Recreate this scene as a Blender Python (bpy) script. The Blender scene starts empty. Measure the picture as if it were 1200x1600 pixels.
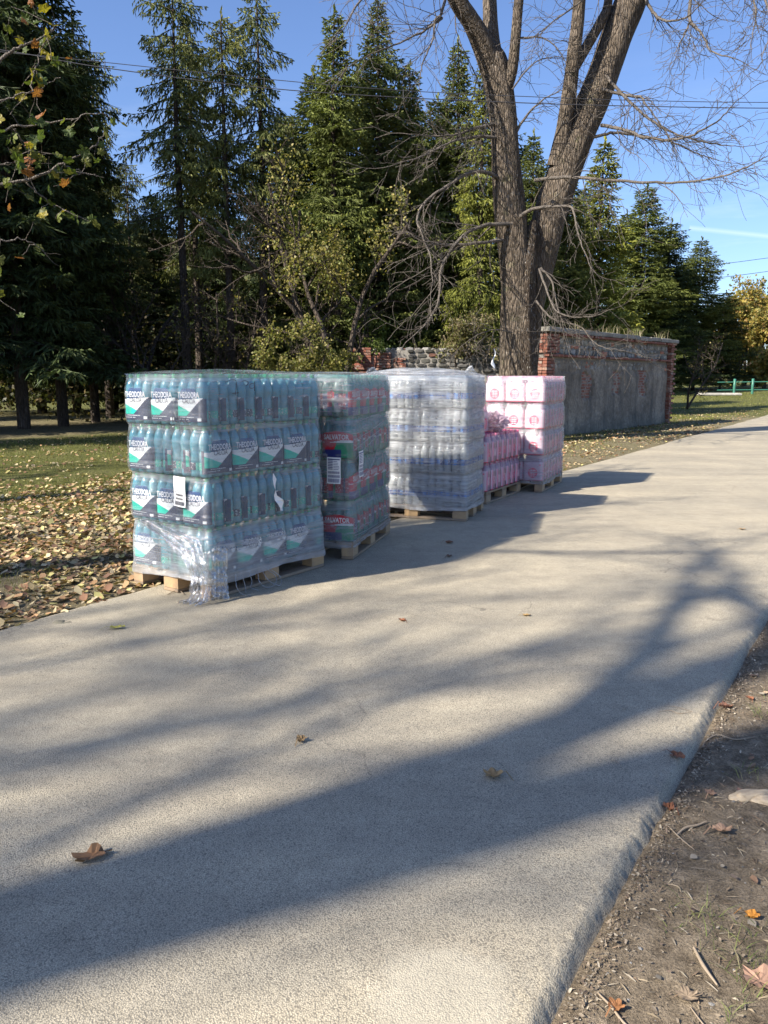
import bpy, math, random
import numpy as np
from mathutils import Vector, Matrix

random.seed(7)
RNG = np.random.default_rng(7)
S = bpy.context.scene
COL = S.collection

# ------------------------------------------------------------------ camera
PITCH, FPX, CAMH = 0.165, 1252.0, 1.469
cam_d = bpy.data.cameras.new('camera')
cam_d.sensor_fit = 'VERTICAL'; cam_d.sensor_height = 36.0; cam_d.sensor_width = 27.0
cam_d.lens = FPX / 1600 * 36.0
cam_d.clip_end = 2000; cam_d.clip_start = 0.05
cam = bpy.data.objects.new('camera', cam_d); COL.objects.link(cam)
cam.location = (0, 0, CAMH); cam.rotation_euler = (math.pi/2 - PITCH, 0, 0)
S.camera = cam

# ------------------------------------------------------------------ sun, sky, exposure
SUN_EL = math.radians(36.0)
SH = np.array([0.839, 0.545]); SH /= np.linalg.norm(SH)       # direction shadows fall on the ground
to_sun = Vector((-SH[0]*math.cos(SUN_EL), -SH[1]*math.cos(SUN_EL), math.sin(SUN_EL)))
sun_d = bpy.data.lights.new('sun', 'SUN'); sun_d.energy = 5.0; sun_d.angle = math.radians(0.55)
sun_d.color = (1.0, 0.925, 0.82)
sun = bpy.data.objects.new('sun', sun_d); COL.objects.link(sun)
sun.rotation_euler = to_sun.to_track_quat('Z', 'Y').to_euler(); sun.location = (-20, -12, 20)
W = bpy.data.worlds.new('World'); S.world = W; W.use_nodes = True
wt = W.node_tree; wt.nodes.clear()
sky = wt.nodes.new('ShaderNodeTexSky'); sky.sky_type = 'NISHITA'; sky.sun_disc = False
sky.sun_elevation = SUN_EL; sky.sun_rotation = math.atan2(to_sun.x, to_sun.y)
sky.air_density = 1.0; sky.dust_density = 1.2; sky.ozone_density = 1.6; sky.altitude = 500
bg = wt.nodes.new('ShaderNodeBackground'); bg.inputs['Strength'].default_value = 0.074
wo = wt.nodes.new('ShaderNodeOutputWorld')
geo = wt.nodes.new('ShaderNodeTexCoord')
# thin cirrus low in the sky and one contrail
mp = wt.nodes.new('ShaderNodeMapping'); mp.inputs['Scale'].default_value = (2.0, 2.0, 14.0); mp.inputs['Rotation'].default_value = (0.10, 0.12, 0.4)
nz = wt.nodes.new('ShaderNodeTexNoise'); nz.inputs['Scale'].default_value = 1.6; nz.inputs['Detail'].default_value = 7; nz.inputs['Roughness'].default_value = 0.6
rp = wt.nodes.new('ShaderNodeValToRGB'); rp.color_ramp.elements[0].position = 0.52; rp.color_ramp.elements[1].position = 0.85
rp.color_ramp.elements[1].color = (0.34, 0.34, 0.34, 1)
sx = wt.nodes.new('ShaderNodeSeparateXYZ')
mask = wt.nodes.new('ShaderNodeMapRange'); mask.inputs[1].default_value = 0.34; mask.inputs[2].default_value = 0.16
def wmath(op, a, b=None, c=None):
    n = wt.nodes.new('ShaderNodeMath'); n.operation = op
    for i, v in enumerate((a, b, c)):
        if v is None: continue
        if isinstance(v, (int, float)): n.inputs[i].default_value = v
        else: wt.links.new(v, n.inputs[i])
    return n.outputs[0]
wt.links.new(geo.outputs['Generated'], mp.inputs[0]); wt.links.new(mp.outputs[0], nz.inputs[0])
wt.links.new(nz.outputs[0], rp.inputs[0]); wt.links.new(geo.outputs['Generated'], sx.inputs[0])
wt.links.new(sx.outputs[2], mask.inputs[0])
cir = wmath('MULTIPLY', rp.outputs[0], mask.outputs[0])
az = wmath('DIVIDE', sx.outputs[0], wmath('MAXIMUM', sx.outputs[1], 0.01))      # tan(azimuth) from straight ahead
el = wmath('DIVIDE', sx.outputs[2], wmath('MAXIMUM', sx.outputs[1], 0.01))
lin = wmath('ADD', wmath('MULTIPLY', wmath('SUBTRACT', az, 0.36), -0.10), 0.178)
tr = wmath('SUBTRACT', 1.0, wmath('MULTIPLY', wmath('ABSOLUTE', wmath('SUBTRACT', el, lin)), 260.0))
tr = wmath('MULTIPLY', wmath('MAXIMUM', tr, 0.0), wmath('MULTIPLY', wmath('GREATER_THAN', az, 0.365), 0.30))
tr = wmath('MULTIPLY', tr, wmath('GREATER_THAN', sx.outputs[1], 0.0))
tr = wmath('MULTIPLY', tr, wmath('ADD', nz.outputs[0], 0.3))
cl = wmath('MINIMUM', wmath('ADD', cir, tr), 1.0)
tint = wt.nodes.new('ShaderNodeMix'); tint.data_type = 'RGBA'; tint.blend_type = 'MULTIPLY'; tint.inputs[0].default_value = 1.0
tint.inputs[7].default_value = (0.90, 1.01, 1.27, 1)
mx = wt.nodes.new('ShaderNodeMix'); mx.data_type = 'RGBA'
wt.links.new(sky.outputs[0], tint.inputs[6]); wt.links.new(tint.outputs[2], mx.inputs[6]); wt.links.new(cl, mx.inputs[0])
mx.inputs[7].default_value = (8.5, 9.0, 9.6, 1)
wt.links.new(mx.outputs[2], bg.inputs[0]); wt.links.new(bg.outputs[0], wo.inputs[0])
S.view_settings.view_transform = 'Standard'; S.view_settings.look = 'None'
S.view_settings.exposure = 1.2; S.view_settings.gamma = 1; S.view_settings.use_curve_mapping = False
S.render.engine = 'CYCLES'
S.cycles.use_denoising = True; S.cycles.denoiser = 'OPENIMAGEDENOISE'
S.cycles.denoising_input_passes = 'RGB_ALBEDO_NORMAL'
S.cycles.max_bounces = 10; S.cycles.diffuse_bounces = 3; S.cycles.glossy_bounces = 3
S.cycles.transmission_bounces = 8; S.cycles.transparent_max_bounces = 28
S.cycles.caustics_reflective = False; S.cycles.caustics_refractive = False
S.cycles.sample_clamp_indirect = 6.0
S.cycles.use_adaptive_sampling = True; S.cycles.adaptive_threshold = 0.015

# ------------------------------------------------------------------ measuring helpers (photo pixel -> place in the world)
def ray(px, py):
    x = (px-600)/FPX; y = (800-py)/FPX
    return np.array([x, math.cos(PITCH)+y*math.sin(PITCH), -math.sin(PITCH)+y*math.cos(PITCH)])
def G(px, py, z=0.0):
    d = ray(px, py); k = (z-CAMH)/d[2]
    return np.array([d[0]*k, d[1]*k, z])
def At(px, py, Y):
    d = ray(px, py)
    return d*Y/d[1] + np.array([0, 0, CAMH])

# ------------------------------------------------------------------ materials
class NT:
    def __init__(s, name):
        s.m = bpy.data.materials.new(name); s.m.use_nodes = True; s.t = s.m.node_tree; s.t.nodes.clear()
        s.out = s.n('ShaderNodeOutputMaterial')
    def n(s, k, **kw):
        n = s.t.nodes.new(k)
        for a, b in kw.items(): setattr(n, a, b)
        return n
    def l(s, a, b): s.t.links.new(a, b)
    def val(s, sock, v):
        if hasattr(v, 'is_output') or isinstance(v, bpy.types.NodeSocket): s.l(v, sock)
        else: sock.default_value = v
    def math(s, op, a, b=0.0, clamp=False):
        n = s.n('ShaderNodeMath', operation=op); n.use_clamp = clamp
        s.val(n.inputs[0], a); s.val(n.inputs[1], b); return n.outputs[0]
    def coord(s, kind='Object', scale=(1, 1, 1), rot=(0, 0, 0)):
        c = s.n('ShaderNodeTexCoord'); m = s.n('ShaderNodeMapping')
        m.inputs['Scale'].default_value = scale; m.inputs['Rotation'].default_value = rot
        s.l(c.outputs[kind], m.inputs[0]); return m.outputs[0]
    def noise(s, vec, scale, detail=4, rough=0.55, dist=0.0):
        n = s.n('ShaderNodeTexNoise'); s.l(vec, n.inputs['Vector'])
        n.inputs['Scale'].default_value = scale; n.inputs['Detail'].default_value = detail
        n.inputs['Roughness'].default_value = rough; n.inputs['Distortion'].default_value = dist; return n.outputs[0]
    def vor(s, vec, scale, feat='F1', out=0, rnd=1.0):
        n = s.n('ShaderNodeTexVoronoi'); n.feature = feat; s.l(vec, n.inputs['Vector'])
        n.inputs['Scale'].default_value = scale; n.inputs['Randomness'].default_value = rnd; return n.outputs[out]
    def ramp(s, fac, stops):
        r = s.n('ShaderNodeValToRGB'); e = r.color_ramp.elements
        while len(e) < len(stops): e.new(0.5)
        for i, (p, c) in enumerate(stops):
            e[i].position = p
            if isinstance(c, (int, float)): c = (c, c, c)
            e[i].color = (*c, 1) if len(c) == 3 else c
        s.l(fac, r.inputs[0]); return r.outputs[0]
    def mix(s, f, a, b, mode='MIX'):
        n = s.n('ShaderNodeMix', data_type='RGBA', blend_type=mode)
        s.val(n.inputs[0], f)
        for i, v in ((6, a), (7, b)):
            if isinstance(v, (tuple, list)): n.inputs[i].default_value = (*v, 1) if len(v) == 3 else v
            else: s.l(v, n.inputs[i])
        return n.outputs[2]
    def bump(s, h, strength=0.5, dist=0.01, prev=None):
        b = s.n('ShaderNodeBump'); b.inputs['Strength'].default_value = strength; b.inputs['Distance'].default_value = dist
        s.l(h, b.inputs['Height'])
        if prev is not None: s.l(prev, b.inputs['Normal'])
        return b.outputs[0]
    def pr(s, color, rough=0.7, normal=None, **kw):
        p = s.n('ShaderNodeBsdfPrincipled')
        if isinstance(color, (tuple, list)): p.inputs['Base Color'].default_value = (*color[:3], 1)
        else: s.l(color, p.inputs['Base Color'])
        s.val(p.inputs['Roughness'], rough)
        if normal is not None: s.l(normal, p.inputs['Normal'])
        for k, v in kw.items(): s.val(p.inputs[k.replace('_', ' ')], v)
        return p.outputs[0]
    def mixs(s, f, a, b):
        n = s.n('ShaderNodeMixShader'); s.val(n.inputs[0], f); s.l(a, n.inputs[1]); s.l(b, n.inputs[2]); return n.outputs[0]
    def done(s, sh): s.l(sh, s.out.inputs[0]); return s.m

def m_simple(name, col, rough=0.6, **kw):
    t = NT(name); return t.done(t.pr(col, rough, **kw))

DVX, DVY = 0.535, 0.845
def m_asphalt():
    t = NT('asphalt'); v = t.coord()
    agg = t.vor(v, 210, 'F1', 0); agg2 = t.vor(v, 420, 'F1', 1)
    fine = t.noise(v, 330, 3, 0.7); mid = t.noise(v, 9, 5, 0.6); big = t.noise(v, 0.9, 4, 0.6)
    base = t.ramp(agg, [(0.0, (0.495, 0.437, 0.322)), (0.45, (0.422, 0.372, 0.275)), (0.85, (0.213, 0.19, 0.145))])
    bwn = t.n('ShaderNodeRGBToBW'); t.l(agg2, bwn.inputs[0]); base = t.mix(1.0, base, t.ramp(bwn.outputs[0], [(0.2, 0.80), (0.8, 1.15)]), 'MULTIPLY')
    base = t.mix(1.0, base, t.ramp(fine, [(0.25, 0.66), (0.7, 1.22)]), 'MULTIPLY')
    base = t.mix(1.0, base, t.ramp(mid, [(0.25, 0.88), (0.75, 1.12)]), 'MULTIPLY')
    base = t.mix(1.0, base, t.ramp(big, [(0.25, (0.80, 0.81, 0.83)), (0.7, (1.16, 1.14, 1.10))]), 'MULTIPLY')
    lane = t.noise(t.coord(scale=(0.22, 2.4, 1), rot=(0, 0, -math.atan2(DVY, DVX))), 1.0, 4, 0.6, 0.3)
    base = t.mix(1.0, base, t.ramp(lane, [(0.3, (0.84, 0.84, 0.85)), (0.55, (1.0, 1.0, 1.0)), (0.75, (1.07, 1.06, 1.04))]), 'MULTIPLY')
    stain = t.ramp(t.noise(v, 2.2, 5, 0.7, 0.6), [(0.62, 0.0), (0.74, 1.0)])
    base = t.mix(t.math('MULTIPLY', stain, 0.28), base, (0.15, 0.135, 0.11))
    # dusty worn patch near the camera
    c = t.n('ShaderNodeTexCoord'); vd = t.n('ShaderNodeVectorMath', operation='DISTANCE'); t.l(c.outputs['Object'], vd.inputs[0])
    g = G(690, 1550); vd.inputs[1].default_value = (g[0], g[1], 0)
    pm = t.math('ADD', vd.outputs[1], t.math('MULTIPLY', t.noise(v, 7, 5, 0.65), 0.22))
    pm = t.ramp(pm, [(0.24, 1.0), (0.30, 0.0)])
    base = t.mix(t.math('MULTIPLY', pm, 0.55), base, (0.43, 0.39, 0.30))
    wv = t.n('ShaderNodeVectorMath', operation='ADD'); t.l(v, wv.inputs[0]); nzc = t.n('ShaderNodeTexNoise'); t.l(v, nzc.inputs['Vector']); nzc.inputs['Scale'].default_value = 3.0; nzc.inputs['Detail'].default_value = 5
    vs_ = t.n('ShaderNodeVectorMath', operation='SCALE'); t.l(nzc.outputs['Color'], vs_.inputs[0]); vs_.inputs['Scale'].default_value = 0.35; t.l(vs_.outputs[0], wv.inputs[1])
    cr = t.ramp(t.vor(wv.outputs[0], 0.75, 'DISTANCE_TO_EDGE', 0), [(0.0, 1.0), (0.0035, 0.0)]); cm = t.ramp(t.noise(v, 0.55, 3), [(0.50, 0.0), (0.60, 1.0)])
    base = t.mix(t.math('MULTIPLY', t.math('MULTIPLY', cr, cm), 0.6), base, (0.07, 0.06, 0.05))
    specks = t.ramp(t.vor(v, 42, 'F1', 0), [(0.05, 0.0), (0.075, 1.0)])
    base = t.mix(1.0, base, t.mix(t.ramp(t.noise(v, 17, 2), [(0.55, 0.0), (0.6, 1.0)]), (1, 1, 1), specks), 'MULTIPLY')
    h = t.math('MULTIPLY', agg, -1.0); h = t.math('ADD', h, t.math('MULTIPLY', fine, 0.5))
    b1 = t.bump(h, 0.6, 0.003)
    b2 = t.bump(mid, 0.35, 0.012, b1)
    return t.done(t.pr(base, 0.82, b2, Specular_IOR_Level=0.35))

def m_ground():
    t = NT('soil_and_turf'); v = t.coord()
    n1 = t.noise(v, 1.3, 6, 0.65); n2 = t.noise(v, 14, 6, 0.7); n3 = t.noise(v, 120, 4, 0.7)
    dirt = t.ramp(n2, [(0.3, (0.14, 0.107, 0.070)), (0.5, (0.26, 0.205, 0.137)), (0.7, (0.42, 0.335, 0.23))])
    dirt = t.mix(1.0, dirt, t.ramp(n3, [(0.3, 0.62), (0.75, 1.4)]), 'MULTIPLY')
    turf = t.ramp(n2, [(0.25, (0.065, 0.068, 0.02)), (0.55, (0.12, 0.125, 0.032)), (0.8, (0.21, 0.18, 0.075))])
    turf = t.mix(1.0, turf, t.ramp(n3, [(0.3, 0.6), (0.75, 1.35)]), 'MULTIPLY')
    a = t.n('ShaderNodeAttribute'); a.attribute_name = 'turf'
    f = t.math('ADD', a.outputs['Fac'], t.math('MULTIPLY', t.math('SUBTRACT', n1, 0.5), 0.9), True)
    col = t.mix(f, dirt, turf)
    b = t.bump(n2, 1.0, 0.05); b = t.bump(n3, 1.0, 0.012, b)
    return t.done(t.pr(col, 0.9, b, Specular_IOR_Level=0.2))

def m_vcol(name, rough=0.6, transl=0.25, sheen=0.0, spec=0.3, var=0.25):
    """foliage and litter: each leaf carries its own colour in the face attribute 'Col'"""
    t = NT(name); a = t.n('ShaderNodeAttribute'); a.attribute_name = 'Col'
    v = t.coord(scale=(1, 1, 1)); nn = t.noise(v, 0.8, 3)
    col = t.mix(1.0, a.outputs['Color'], t.ramp(nn, [(0.3, 1-var), (0.7, 1+var)]), 'MULTIPLY')
    p = t.pr(col, rough, Specular_IOR_Level=spec)
    tr = t.n('ShaderNodeBsdfTranslucent'); t.l(t.mix(1.0, col, (1.25, 1.35, 0.6), 'MULTIPLY'), tr.inputs[0])
    return t.done(t.mixs(transl, p, tr.outputs[0]))

def m_bark(name, c1, c2, scale=1.0, fleck=0.0, ridges=True):
    t = NT(name); v = t.coord(scale=(1, 1, 0.16)); v0 = t.coord()
    r1 = t.vor(v, 22*scale, 'DISTANCE_TO_EDGE', 0); n1 = t.noise(v, 30*scale, 5, 0.7, 0.4); n2 = t.noise(v0, 2.2, 4)
    h = t.math('ADD', t.ramp(r1, [(0.0, 0.0), (0.22, 1.0)]), t.math('MULTIPLY', n1, 0.8))
    col = t.mix(t.ramp(h, [(0.3, 0.0), (1.2, 1.0)]), tuple(x*0.42 for x in c1), c2)
    col = t.mix(0.6, col, t.ramp(n2, [(0.3, c1), (0.7, c2)]))
    if fleck:
        fl = t.ramp(t.noise(t.coord(scale=(1, 1, 0.5)), 26, 3, 0.7), [(0.60, 0.0), (0.66, 1.0)])
        col = t.mix(t.math('MULTIPLY', fl, fleck), col, (0.42, 0.41, 0.38))
        moss = t.ramp(t.noise(v0, 3.4, 4, 0.7), [(0.58, 0.0), (0.72, 1.0)])
        col = t.mix(t.math('MULTIPLY', moss, 0.5), col, (0.075, 0.085, 0.03))
    b = t.bump(h, 1.0, 0.05 if ridges else 0.01)
    return t.done(t.pr(col, 0.9, b, Specular_IOR_Level=0.2))

def m_wood(name='pallet_wood', a=(0.36, 0.24, 0.13), c=(0.20, 0.15, 0.10)):
    t = NT(name); v = t.coord(scale=(1, 1, 1)); oi = t.n('ShaderNodeObjectInfo')
    add = t.n('ShaderNodeVectorMath', operation='ADD'); t.l(v, add.inputs[0]); t.l(oi.outputs['Random'], add.inputs[1])
    mpg = t.n('ShaderNodeMapping'); mpg.inputs['Scale'].default_value = (1.0, 6.0, 6.0); t.l(add.outputs[0], mpg.inputs[0])
    g = t.noise(mpg.outputs[0], 16, 5, 0.65, 0.6); st = t.noise(add.outputs[0], 5, 4, 0.6)
    col = t.mix(t.ramp(g, [(0.3, 0.0), (0.7, 1.0)]), c, a)
    col = t.mix(t.ramp(st, [(0.45, 0.0), (0.75, 0.7)]), col, (0.12, 0.10, 0.085))
    col = t.mix(t.math('MULTIPLY', oi.outputs['Random'], 0.35), col, (0.32, 0.28, 0.24))
    return t.done(t.pr(col, 0.8, t.bump(g, 0.4, 0.003)))

def m_brick():
    t = NT('red_brick'); v = t.coord(); oi = t.n('ShaderNodeObjectInfo')
    add = t.n('ShaderNodeVectorMath', operation='ADD'); t.l(v, add.inputs[0])
    sc = t.math('MULTIPLY', oi.outputs['Random'], 13.0); t.l(sc, add.inputs[1])
    n = t.noise(add.outputs[0], 18, 5, 0.7); n2 = t.noise(add.outputs[0], 4.5, 3, 0.6)
    col = t.ramp(oi.outputs['Random'], [(0.0, (0.17, 0.065, 0.045)), (0.4, (0.26, 0.09, 0.055)), (0.75, (0.21, 0.095, 0.068)), (1.0, (0.33, 0.20, 0.145))])
    col = t.mix(1.0, col, t.ramp(n, [(0.3, 0.6), (0.7, 1.25)]), 'MULTIPLY')
    col = t.mix(t.ramp(n2, [(0.56, 0.0), (0.66, 0.75)]), col, (0.30, 0.27, 0.23))
    return t.done(t.pr(col, 0.9, t.bump(n, 0.7, 0.008)))

def m_mortar():
    t = NT('old_mortar'); v = t.coord(); n = t.noise(v, 20, 6, 0.7)
    return t.done(t.pr(t.ramp(n, [(0.3, (0.13, 0.12, 0.10)), (0.7, (0.29, 0.27, 0.24))]), 0.95, t.bump(n, 0.8, 0.01)))

def m_plaster():
    t = NT('weathered_plaster'); v = t.coord(); n = t.noise(v, 1.1, 7, 0.68, 0.3); n2 = t.noise(v, 12, 6, 0.7)
    vs = t.coord(scale=(1, 1, 0.18)); stn = t.noise(vs, 3.2, 5, 0.65)
    col = t.ramp(n, [(0.3, (0.12, 0.10, 0.075)), (0.5, (0.235, 0.20, 0.155)), (0.72, (0.40, 0.35, 0.27))])
    col = t.mix(1.0, col, t.ramp(n2, [(0.3, 0.55), (0.7, 1.25)]), 'MULTIPLY')
    col = t.mix(t.ramp(stn, [(0.46, 0.0), (0.66, 0.75)]), col, (0.085, 0.08, 0.07))
    sp = t.n('ShaderNodeSeparateXYZ'); t.l(t.coord(), sp.inputs[0])
    lowz = t.ramp(t.math('ADD', sp.outputs[2], t.math('MULTIPLY', n, 0.9)), [(0.45, 1.0), (0.95, 0.0)])
    col = t.mix(t.math('MULTIPLY', lowz, 0.55), col, (0.10, 0.105, 0.085))
    return t.done(t.pr(col, 0.93, t.bump(n2, 0.8, 0.02)))

def m_stone():
    t = NT('rubble_stone'); a = t.n('ShaderNodeAttribute'); a.attribute_name = 'Col'
    v = t.coord(); n = t.noise(v, 16, 6, 0.7)
    col = t.mix(1.0, a.outputs['Color'], t.ramp(n, [(0.3, 0.6), (0.7, 1.3)]), 'MULTIPLY')
    return t.done(t.pr(col, 0.92, t.bump(n, 0.8, 0.015)))

def m_concrete(name='old_concrete', k=1.0):
    t = NT(name); v = t.coord(); n = t.noise(v, 3, 7, 0.7); n2 = t.noise(v, 40, 4, 0.7)
    col = t.ramp(n, [(0.3, (0.11*k, 0.105*k, 0.09*k)), (0.7, (0.29*k, 0.275*k, 0.24*k))])
    col = t.mix(1.0, col, t.ramp(n2, [(0.3, 0.75), (0.7, 1.2)]), 'MULTIPLY')
    return t.done(t.pr(col, 0.92, t.bump(n2, 0.6, 0.01)))

def m_bottle(name, col, tint, clear=0.5, rough=0.06):
    t = NT(name)
    g = t.n('ShaderNodeBsdfGlass'); g.inputs['Color'].default_value = (*col, 1); g.inputs['IOR'].default_value = 1.30; g.inputs['Roughness'].default_value = rough
    d = t.n('ShaderNodeBsdfDiffuse'); d.inputs[0].default_value = (*tint, 1)
    tr = t.n('ShaderNodeBsdfTranslucent'); tr.inputs[0].default_value = (*[min(1, x*1.5) for x in tint], 1)
    body = t.mixs(0.38, d.outputs[0], tr.outputs[0])
    gl = t.n('ShaderNodeBsdfGlossy'); gl.inputs['Roughness'].default_value = 0.12
    lw = t.n('ShaderNodeLayerWeight'); lw.inputs[0].default_value = 0.35
    sh = t.mixs(clear, body, g.outputs[0])
    return t.done(t.mixs(t.math('ADD', t.math('MULTIPLY', lw.outputs[0], 0.5), 0.06), sh, gl.outputs[0]))

def m_film(name, haze=0.12, gloss=0.25, streak=(1.2, 1.2, 16), rot=(0.0, 0.0, 0.0), bump=0.6, crinkle=0.0, tint=(0.9, 0.92, 0.93), rough=0.10, patch=0.25, low=0.0, notch=0.0):
    """thin clear plastic: transparent, with a milky share that grows where the film is stretched in bands"""
    t = NT(name); v = t.coord(scale=streak, rot=rot); v0 = t.coord()
    s1 = t.noise(v, 2.6, 5, 0.65, 0.3); s2 = t.noise(v, 9.0, 3, 0.6, 0.2); big = t.noise(v0, 2.3, 3, 0.6)
    hz = t.math('ADD', t.math('MULTIPLY', t.ramp(s1, [(0.42, 0.0), (0.72, 1.0)]), patch), haze)
    hz = t.math('ADD', hz, t.math('MULTIPLY', t.ramp(s2, [(0.60, 0.0), (0.72, 1.0)]), patch*0.7))
    sz = t.n('ShaderNodeSeparateXYZ'); t.l(v0, sz.inputs[0])
    fr = t.math('FRACT', t.math('DIVIDE', t.math('ADD', sz.outputs[2], 0.1955), 0.3395))
    if notch: hz = t.math('ADD', hz, t.math('MULTIPLY', t.ramp(fr, [(0.80, 0.0), (0.90, 1.0), (0.99, 0.8), (1.0, 0.0)]), notch))
    if low:
        sp = t.n('ShaderNodeSeparateXYZ'); t.l(v0, sp.inputs[0])
        hz = t.math('ADD', hz, t.math('MULTIPLY', t.ramp(t.math('ADD', sp.outputs[2], t.math('MULTIPLY', big, 0.25)), [(0.42, 1.0), (0.66, 0.0)]), low))
    hz = t.math('MULTIPLY', hz, t.ramp(big, [(0.3, 0.45), (0.7, 1.35)]), True)
    b = t.bump(t.math('ADD', s1, t.math('MULTIPLY', s2, 0.5)), bump, 0.03)
    if crinkle:
        cr = t.vor(t.coord(scale=(1, 1, 0.6)), 55, 'F1', 0); b = t.bump(cr, crinkle, 0.02, b)
    df = t.n('ShaderNodeBsdfDiffuse'); df.inputs[0].default_value = (*tint, 1); t.l(b, df.inputs['Normal'])
    tl = t.n('ShaderNodeBsdfTranslucent'); tl.inputs[0].default_value = (*tint, 1)
    milk = t.mixs(0.5, df.outputs[0], tl.outputs[0])
    gl = t.n('ShaderNodeBsdfGlossy'); gl.inputs['Roughness'].default_value = rough; t.l(b, gl.inputs['Normal'])
    tp = t.n('ShaderNodeBsdfTransparent'); tp.inputs[0].default_value = (0.97, 0.98, 0.985, 1)
    lw = t.n('ShaderNodeLayerWeight'); lw.inputs[0].default_value = 0.42; t.l(b, lw.inputs['Normal'])
    gf = t.math('ADD', t.math('MULTIPLY', lw.outputs[0], gloss*1.6), gloss*0.22, True)
    sh = t.mixs(hz, tp.outputs[0], milk)
    return t.done(t.mixs(gf, sh, gl.outputs[0]))

def m_print(name, col, alpha=1.0, rough=0.3):
    t = NT(name); p = t.pr(col, rough)
    if alpha >= 1: return t.done(p)
    tp = t.n('ShaderNodeBsdfTransparent'); return t.done(t.mixs(alpha, tp.outputs[0], p))

M = {}
M['asphalt'] = m_asphalt(); M['ground'] = m_ground(); M['wood'] = m_wood(); M['block'] = m_wood('pallet_block_wood', (0.52, 0.34, 0.16), (0.38, 0.24, 0.12))
M['spruce'] = m_vcol('spruce_needles', 0.6, 0.14, var=0.3); M['leaf'] = m_vcol('leaves', 0.5, 0.35); M['litter'] = m_vcol('fallen_leaves', 0.75, 0.12, var=0.15)
M['grass'] = m_vcol('grass_blades', 0.6, 0.3)
M['bark'] = m_bark('lime_bark', (0.075, 0.058, 0.042), (0.20, 0.16, 0.12), 1.0, 0.35)
M['bark_fleck'] = m_bark('flecked_bark', (0.05, 0.038, 0.028), (0.15, 0.115, 0.085), 1.3, 0.95); M['bark_dark'] = m_bark('spruce_bark', (0.06, 0.048, 0.038), (0.15, 0.12, 0.095), 1.0)
M['twig'] = m_bark('twig_bark', (0.10, 0.085, 0.07), (0.19, 0.165, 0.14), 2.0, ridges=False)
M['brick'] = m_brick(); M['mortar'] = m_mortar(); M['plaster'] = m_plaster(); M['stone'] = m_stone(); M['concrete'] = m_concrete(); M['concrete_pale'] = m_concrete('pale_concrete', 1.9)
M['green_paint'] = m_simple('green_paint', (0.04, 0.16, 0.11), 0.45); M['grey_steel'] = m_simple('grey_steel', (0.28, 0.29, 0.28), 0.5, Metallic=0.3)
M['wire'] = m_simple('cable_black', (0.03, 0.03, 0.035), 0.6)
M['paper'] = m_simple('white_paper', (0.78, 0.78, 0.76), 0.7); M['ink'] = m_simple('black_ink', (0.035, 0.035, 0.05), 0.6); M['ink_blue'] = m_simple('blue_ink', (0.05, 0.05, 0.16), 0.6)

# ------------------------------------------------------------------ object helpers
def link(name, me, parent=None, mats=None):
    o = bpy.data.objects.new(name, me); COL.objects.link(o)
    if parent is not None: o.parent = parent
    return o
def tag(o, label=None, cat=None, group=None, kind=None):
    if label: o['label'] = label
    if cat: o['category'] = cat
    if group: o['group'] = group
    if kind: o['kind'] = kind
    return o
def empty(name, loc=(0, 0, 0), rz=0.0):
    o = bpy.data.objects.new(name, None); COL.objects.link(o); o.location = loc; o.rotation_euler = (0, 0, rz); o.empty_display_size = 0.1
    return o
def mesh(name, V, F, mats, smooth=False, col=None, mi=None):
    """V (n,3); F list of tuples or an (m,k) array"""
    me = bpy.data.meshes.new(name)
    V = np.asarray(V, dtype=np.float32)
    if isinstance(F, np.ndarray):
        k = F.shape[1]; me.vertices.add(len(V)); me.vertices.foreach_set('co', V.ravel())
        me.loops.add(F.size); me.loops.foreach_set('vertex_index', F.ravel().astype(np.int32))
        me.polygons.add(len(F)); me.polygons.foreach_set('loop_start', np.arange(0, F.size, k, dtype=np.int32))
        me.update(calc_edges=True)
    else:
        me.from_pydata([tuple(map(float, v)) for v in V], [], F); me.update()
    for m in (mats if isinstance(mats, (list, tuple)) else [mats]): me.materials.append(m)
    if mi is not None: me.polygons.foreach_set('material_index', np.asarray(mi, dtype=np.int32))
    if col is not None:
        a = me.attributes.new('Col', 'FLOAT_COLOR', 'FACE'); c = np.ones((len(me.polygons), 4), dtype=np.float32); c[:, :3] = col
        a.data.foreach_set('color', c.ravel())
    if smooth: me.polygons.foreach_set('use_smooth', np.ones(len(me.polygons), dtype=bool))
    me.update(); return me
def box_vf(x0, x1, y0, y1, z0, z1, b=0.0):
    if b <= 0:
        V = [(x0, y0, z0), (x1, y0, z0), (x1, y1, z0), (x0, y1, z0), (x0, y0, z1), (x1, y0, z1), (x1, y1, z1), (x0, y1, z1)]
        return V, [(0, 3, 2, 1), (4, 5, 6, 7), (0, 1, 5, 4), (1, 2, 6, 5), (2, 3, 7, 6), (3, 0, 4, 7)]
    V = []; q = [(x0, y0), (x1, y0), (x1, y1), (x0, y1)]
    for z, i in ((z0, b), (z0+b, 0), (z1-b, 0), (z1, b)):
        V += [(x0+i, y0+i, z), (x1-i, y0+i, z), (x1-i, y1-i, z), (x0+i, y1-i, z)]
    F = [(0, 3, 2, 1), (12, 13, 14, 15)]
    for k in range(3):
        for j in range(4): F.append((k*4+j, k*4+(j+1) % 4, k*4+4+(j+1) % 4, k*4+4+j))
    return V, F
class Acc:
    def __init__(s): s.V = []; s.F = []; s.mi = []; s.c = []
    def add(s, V, F, mi=0, col=None):
        o = len(s.V); s.V += [tuple(v) for v in V]; s.F += [tuple(i+o for i in f) for f in F]; s.mi += [mi]*len(F)
        s.c += [col if col is not None else (1, 1, 1)]*len(F)
    def mesh(s, name, mats, smooth=False, usecol=False):
        return mesh(name, s.V, s.F, mats, smooth, np.array(s.c) if usecol else None, s.mi)
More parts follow.
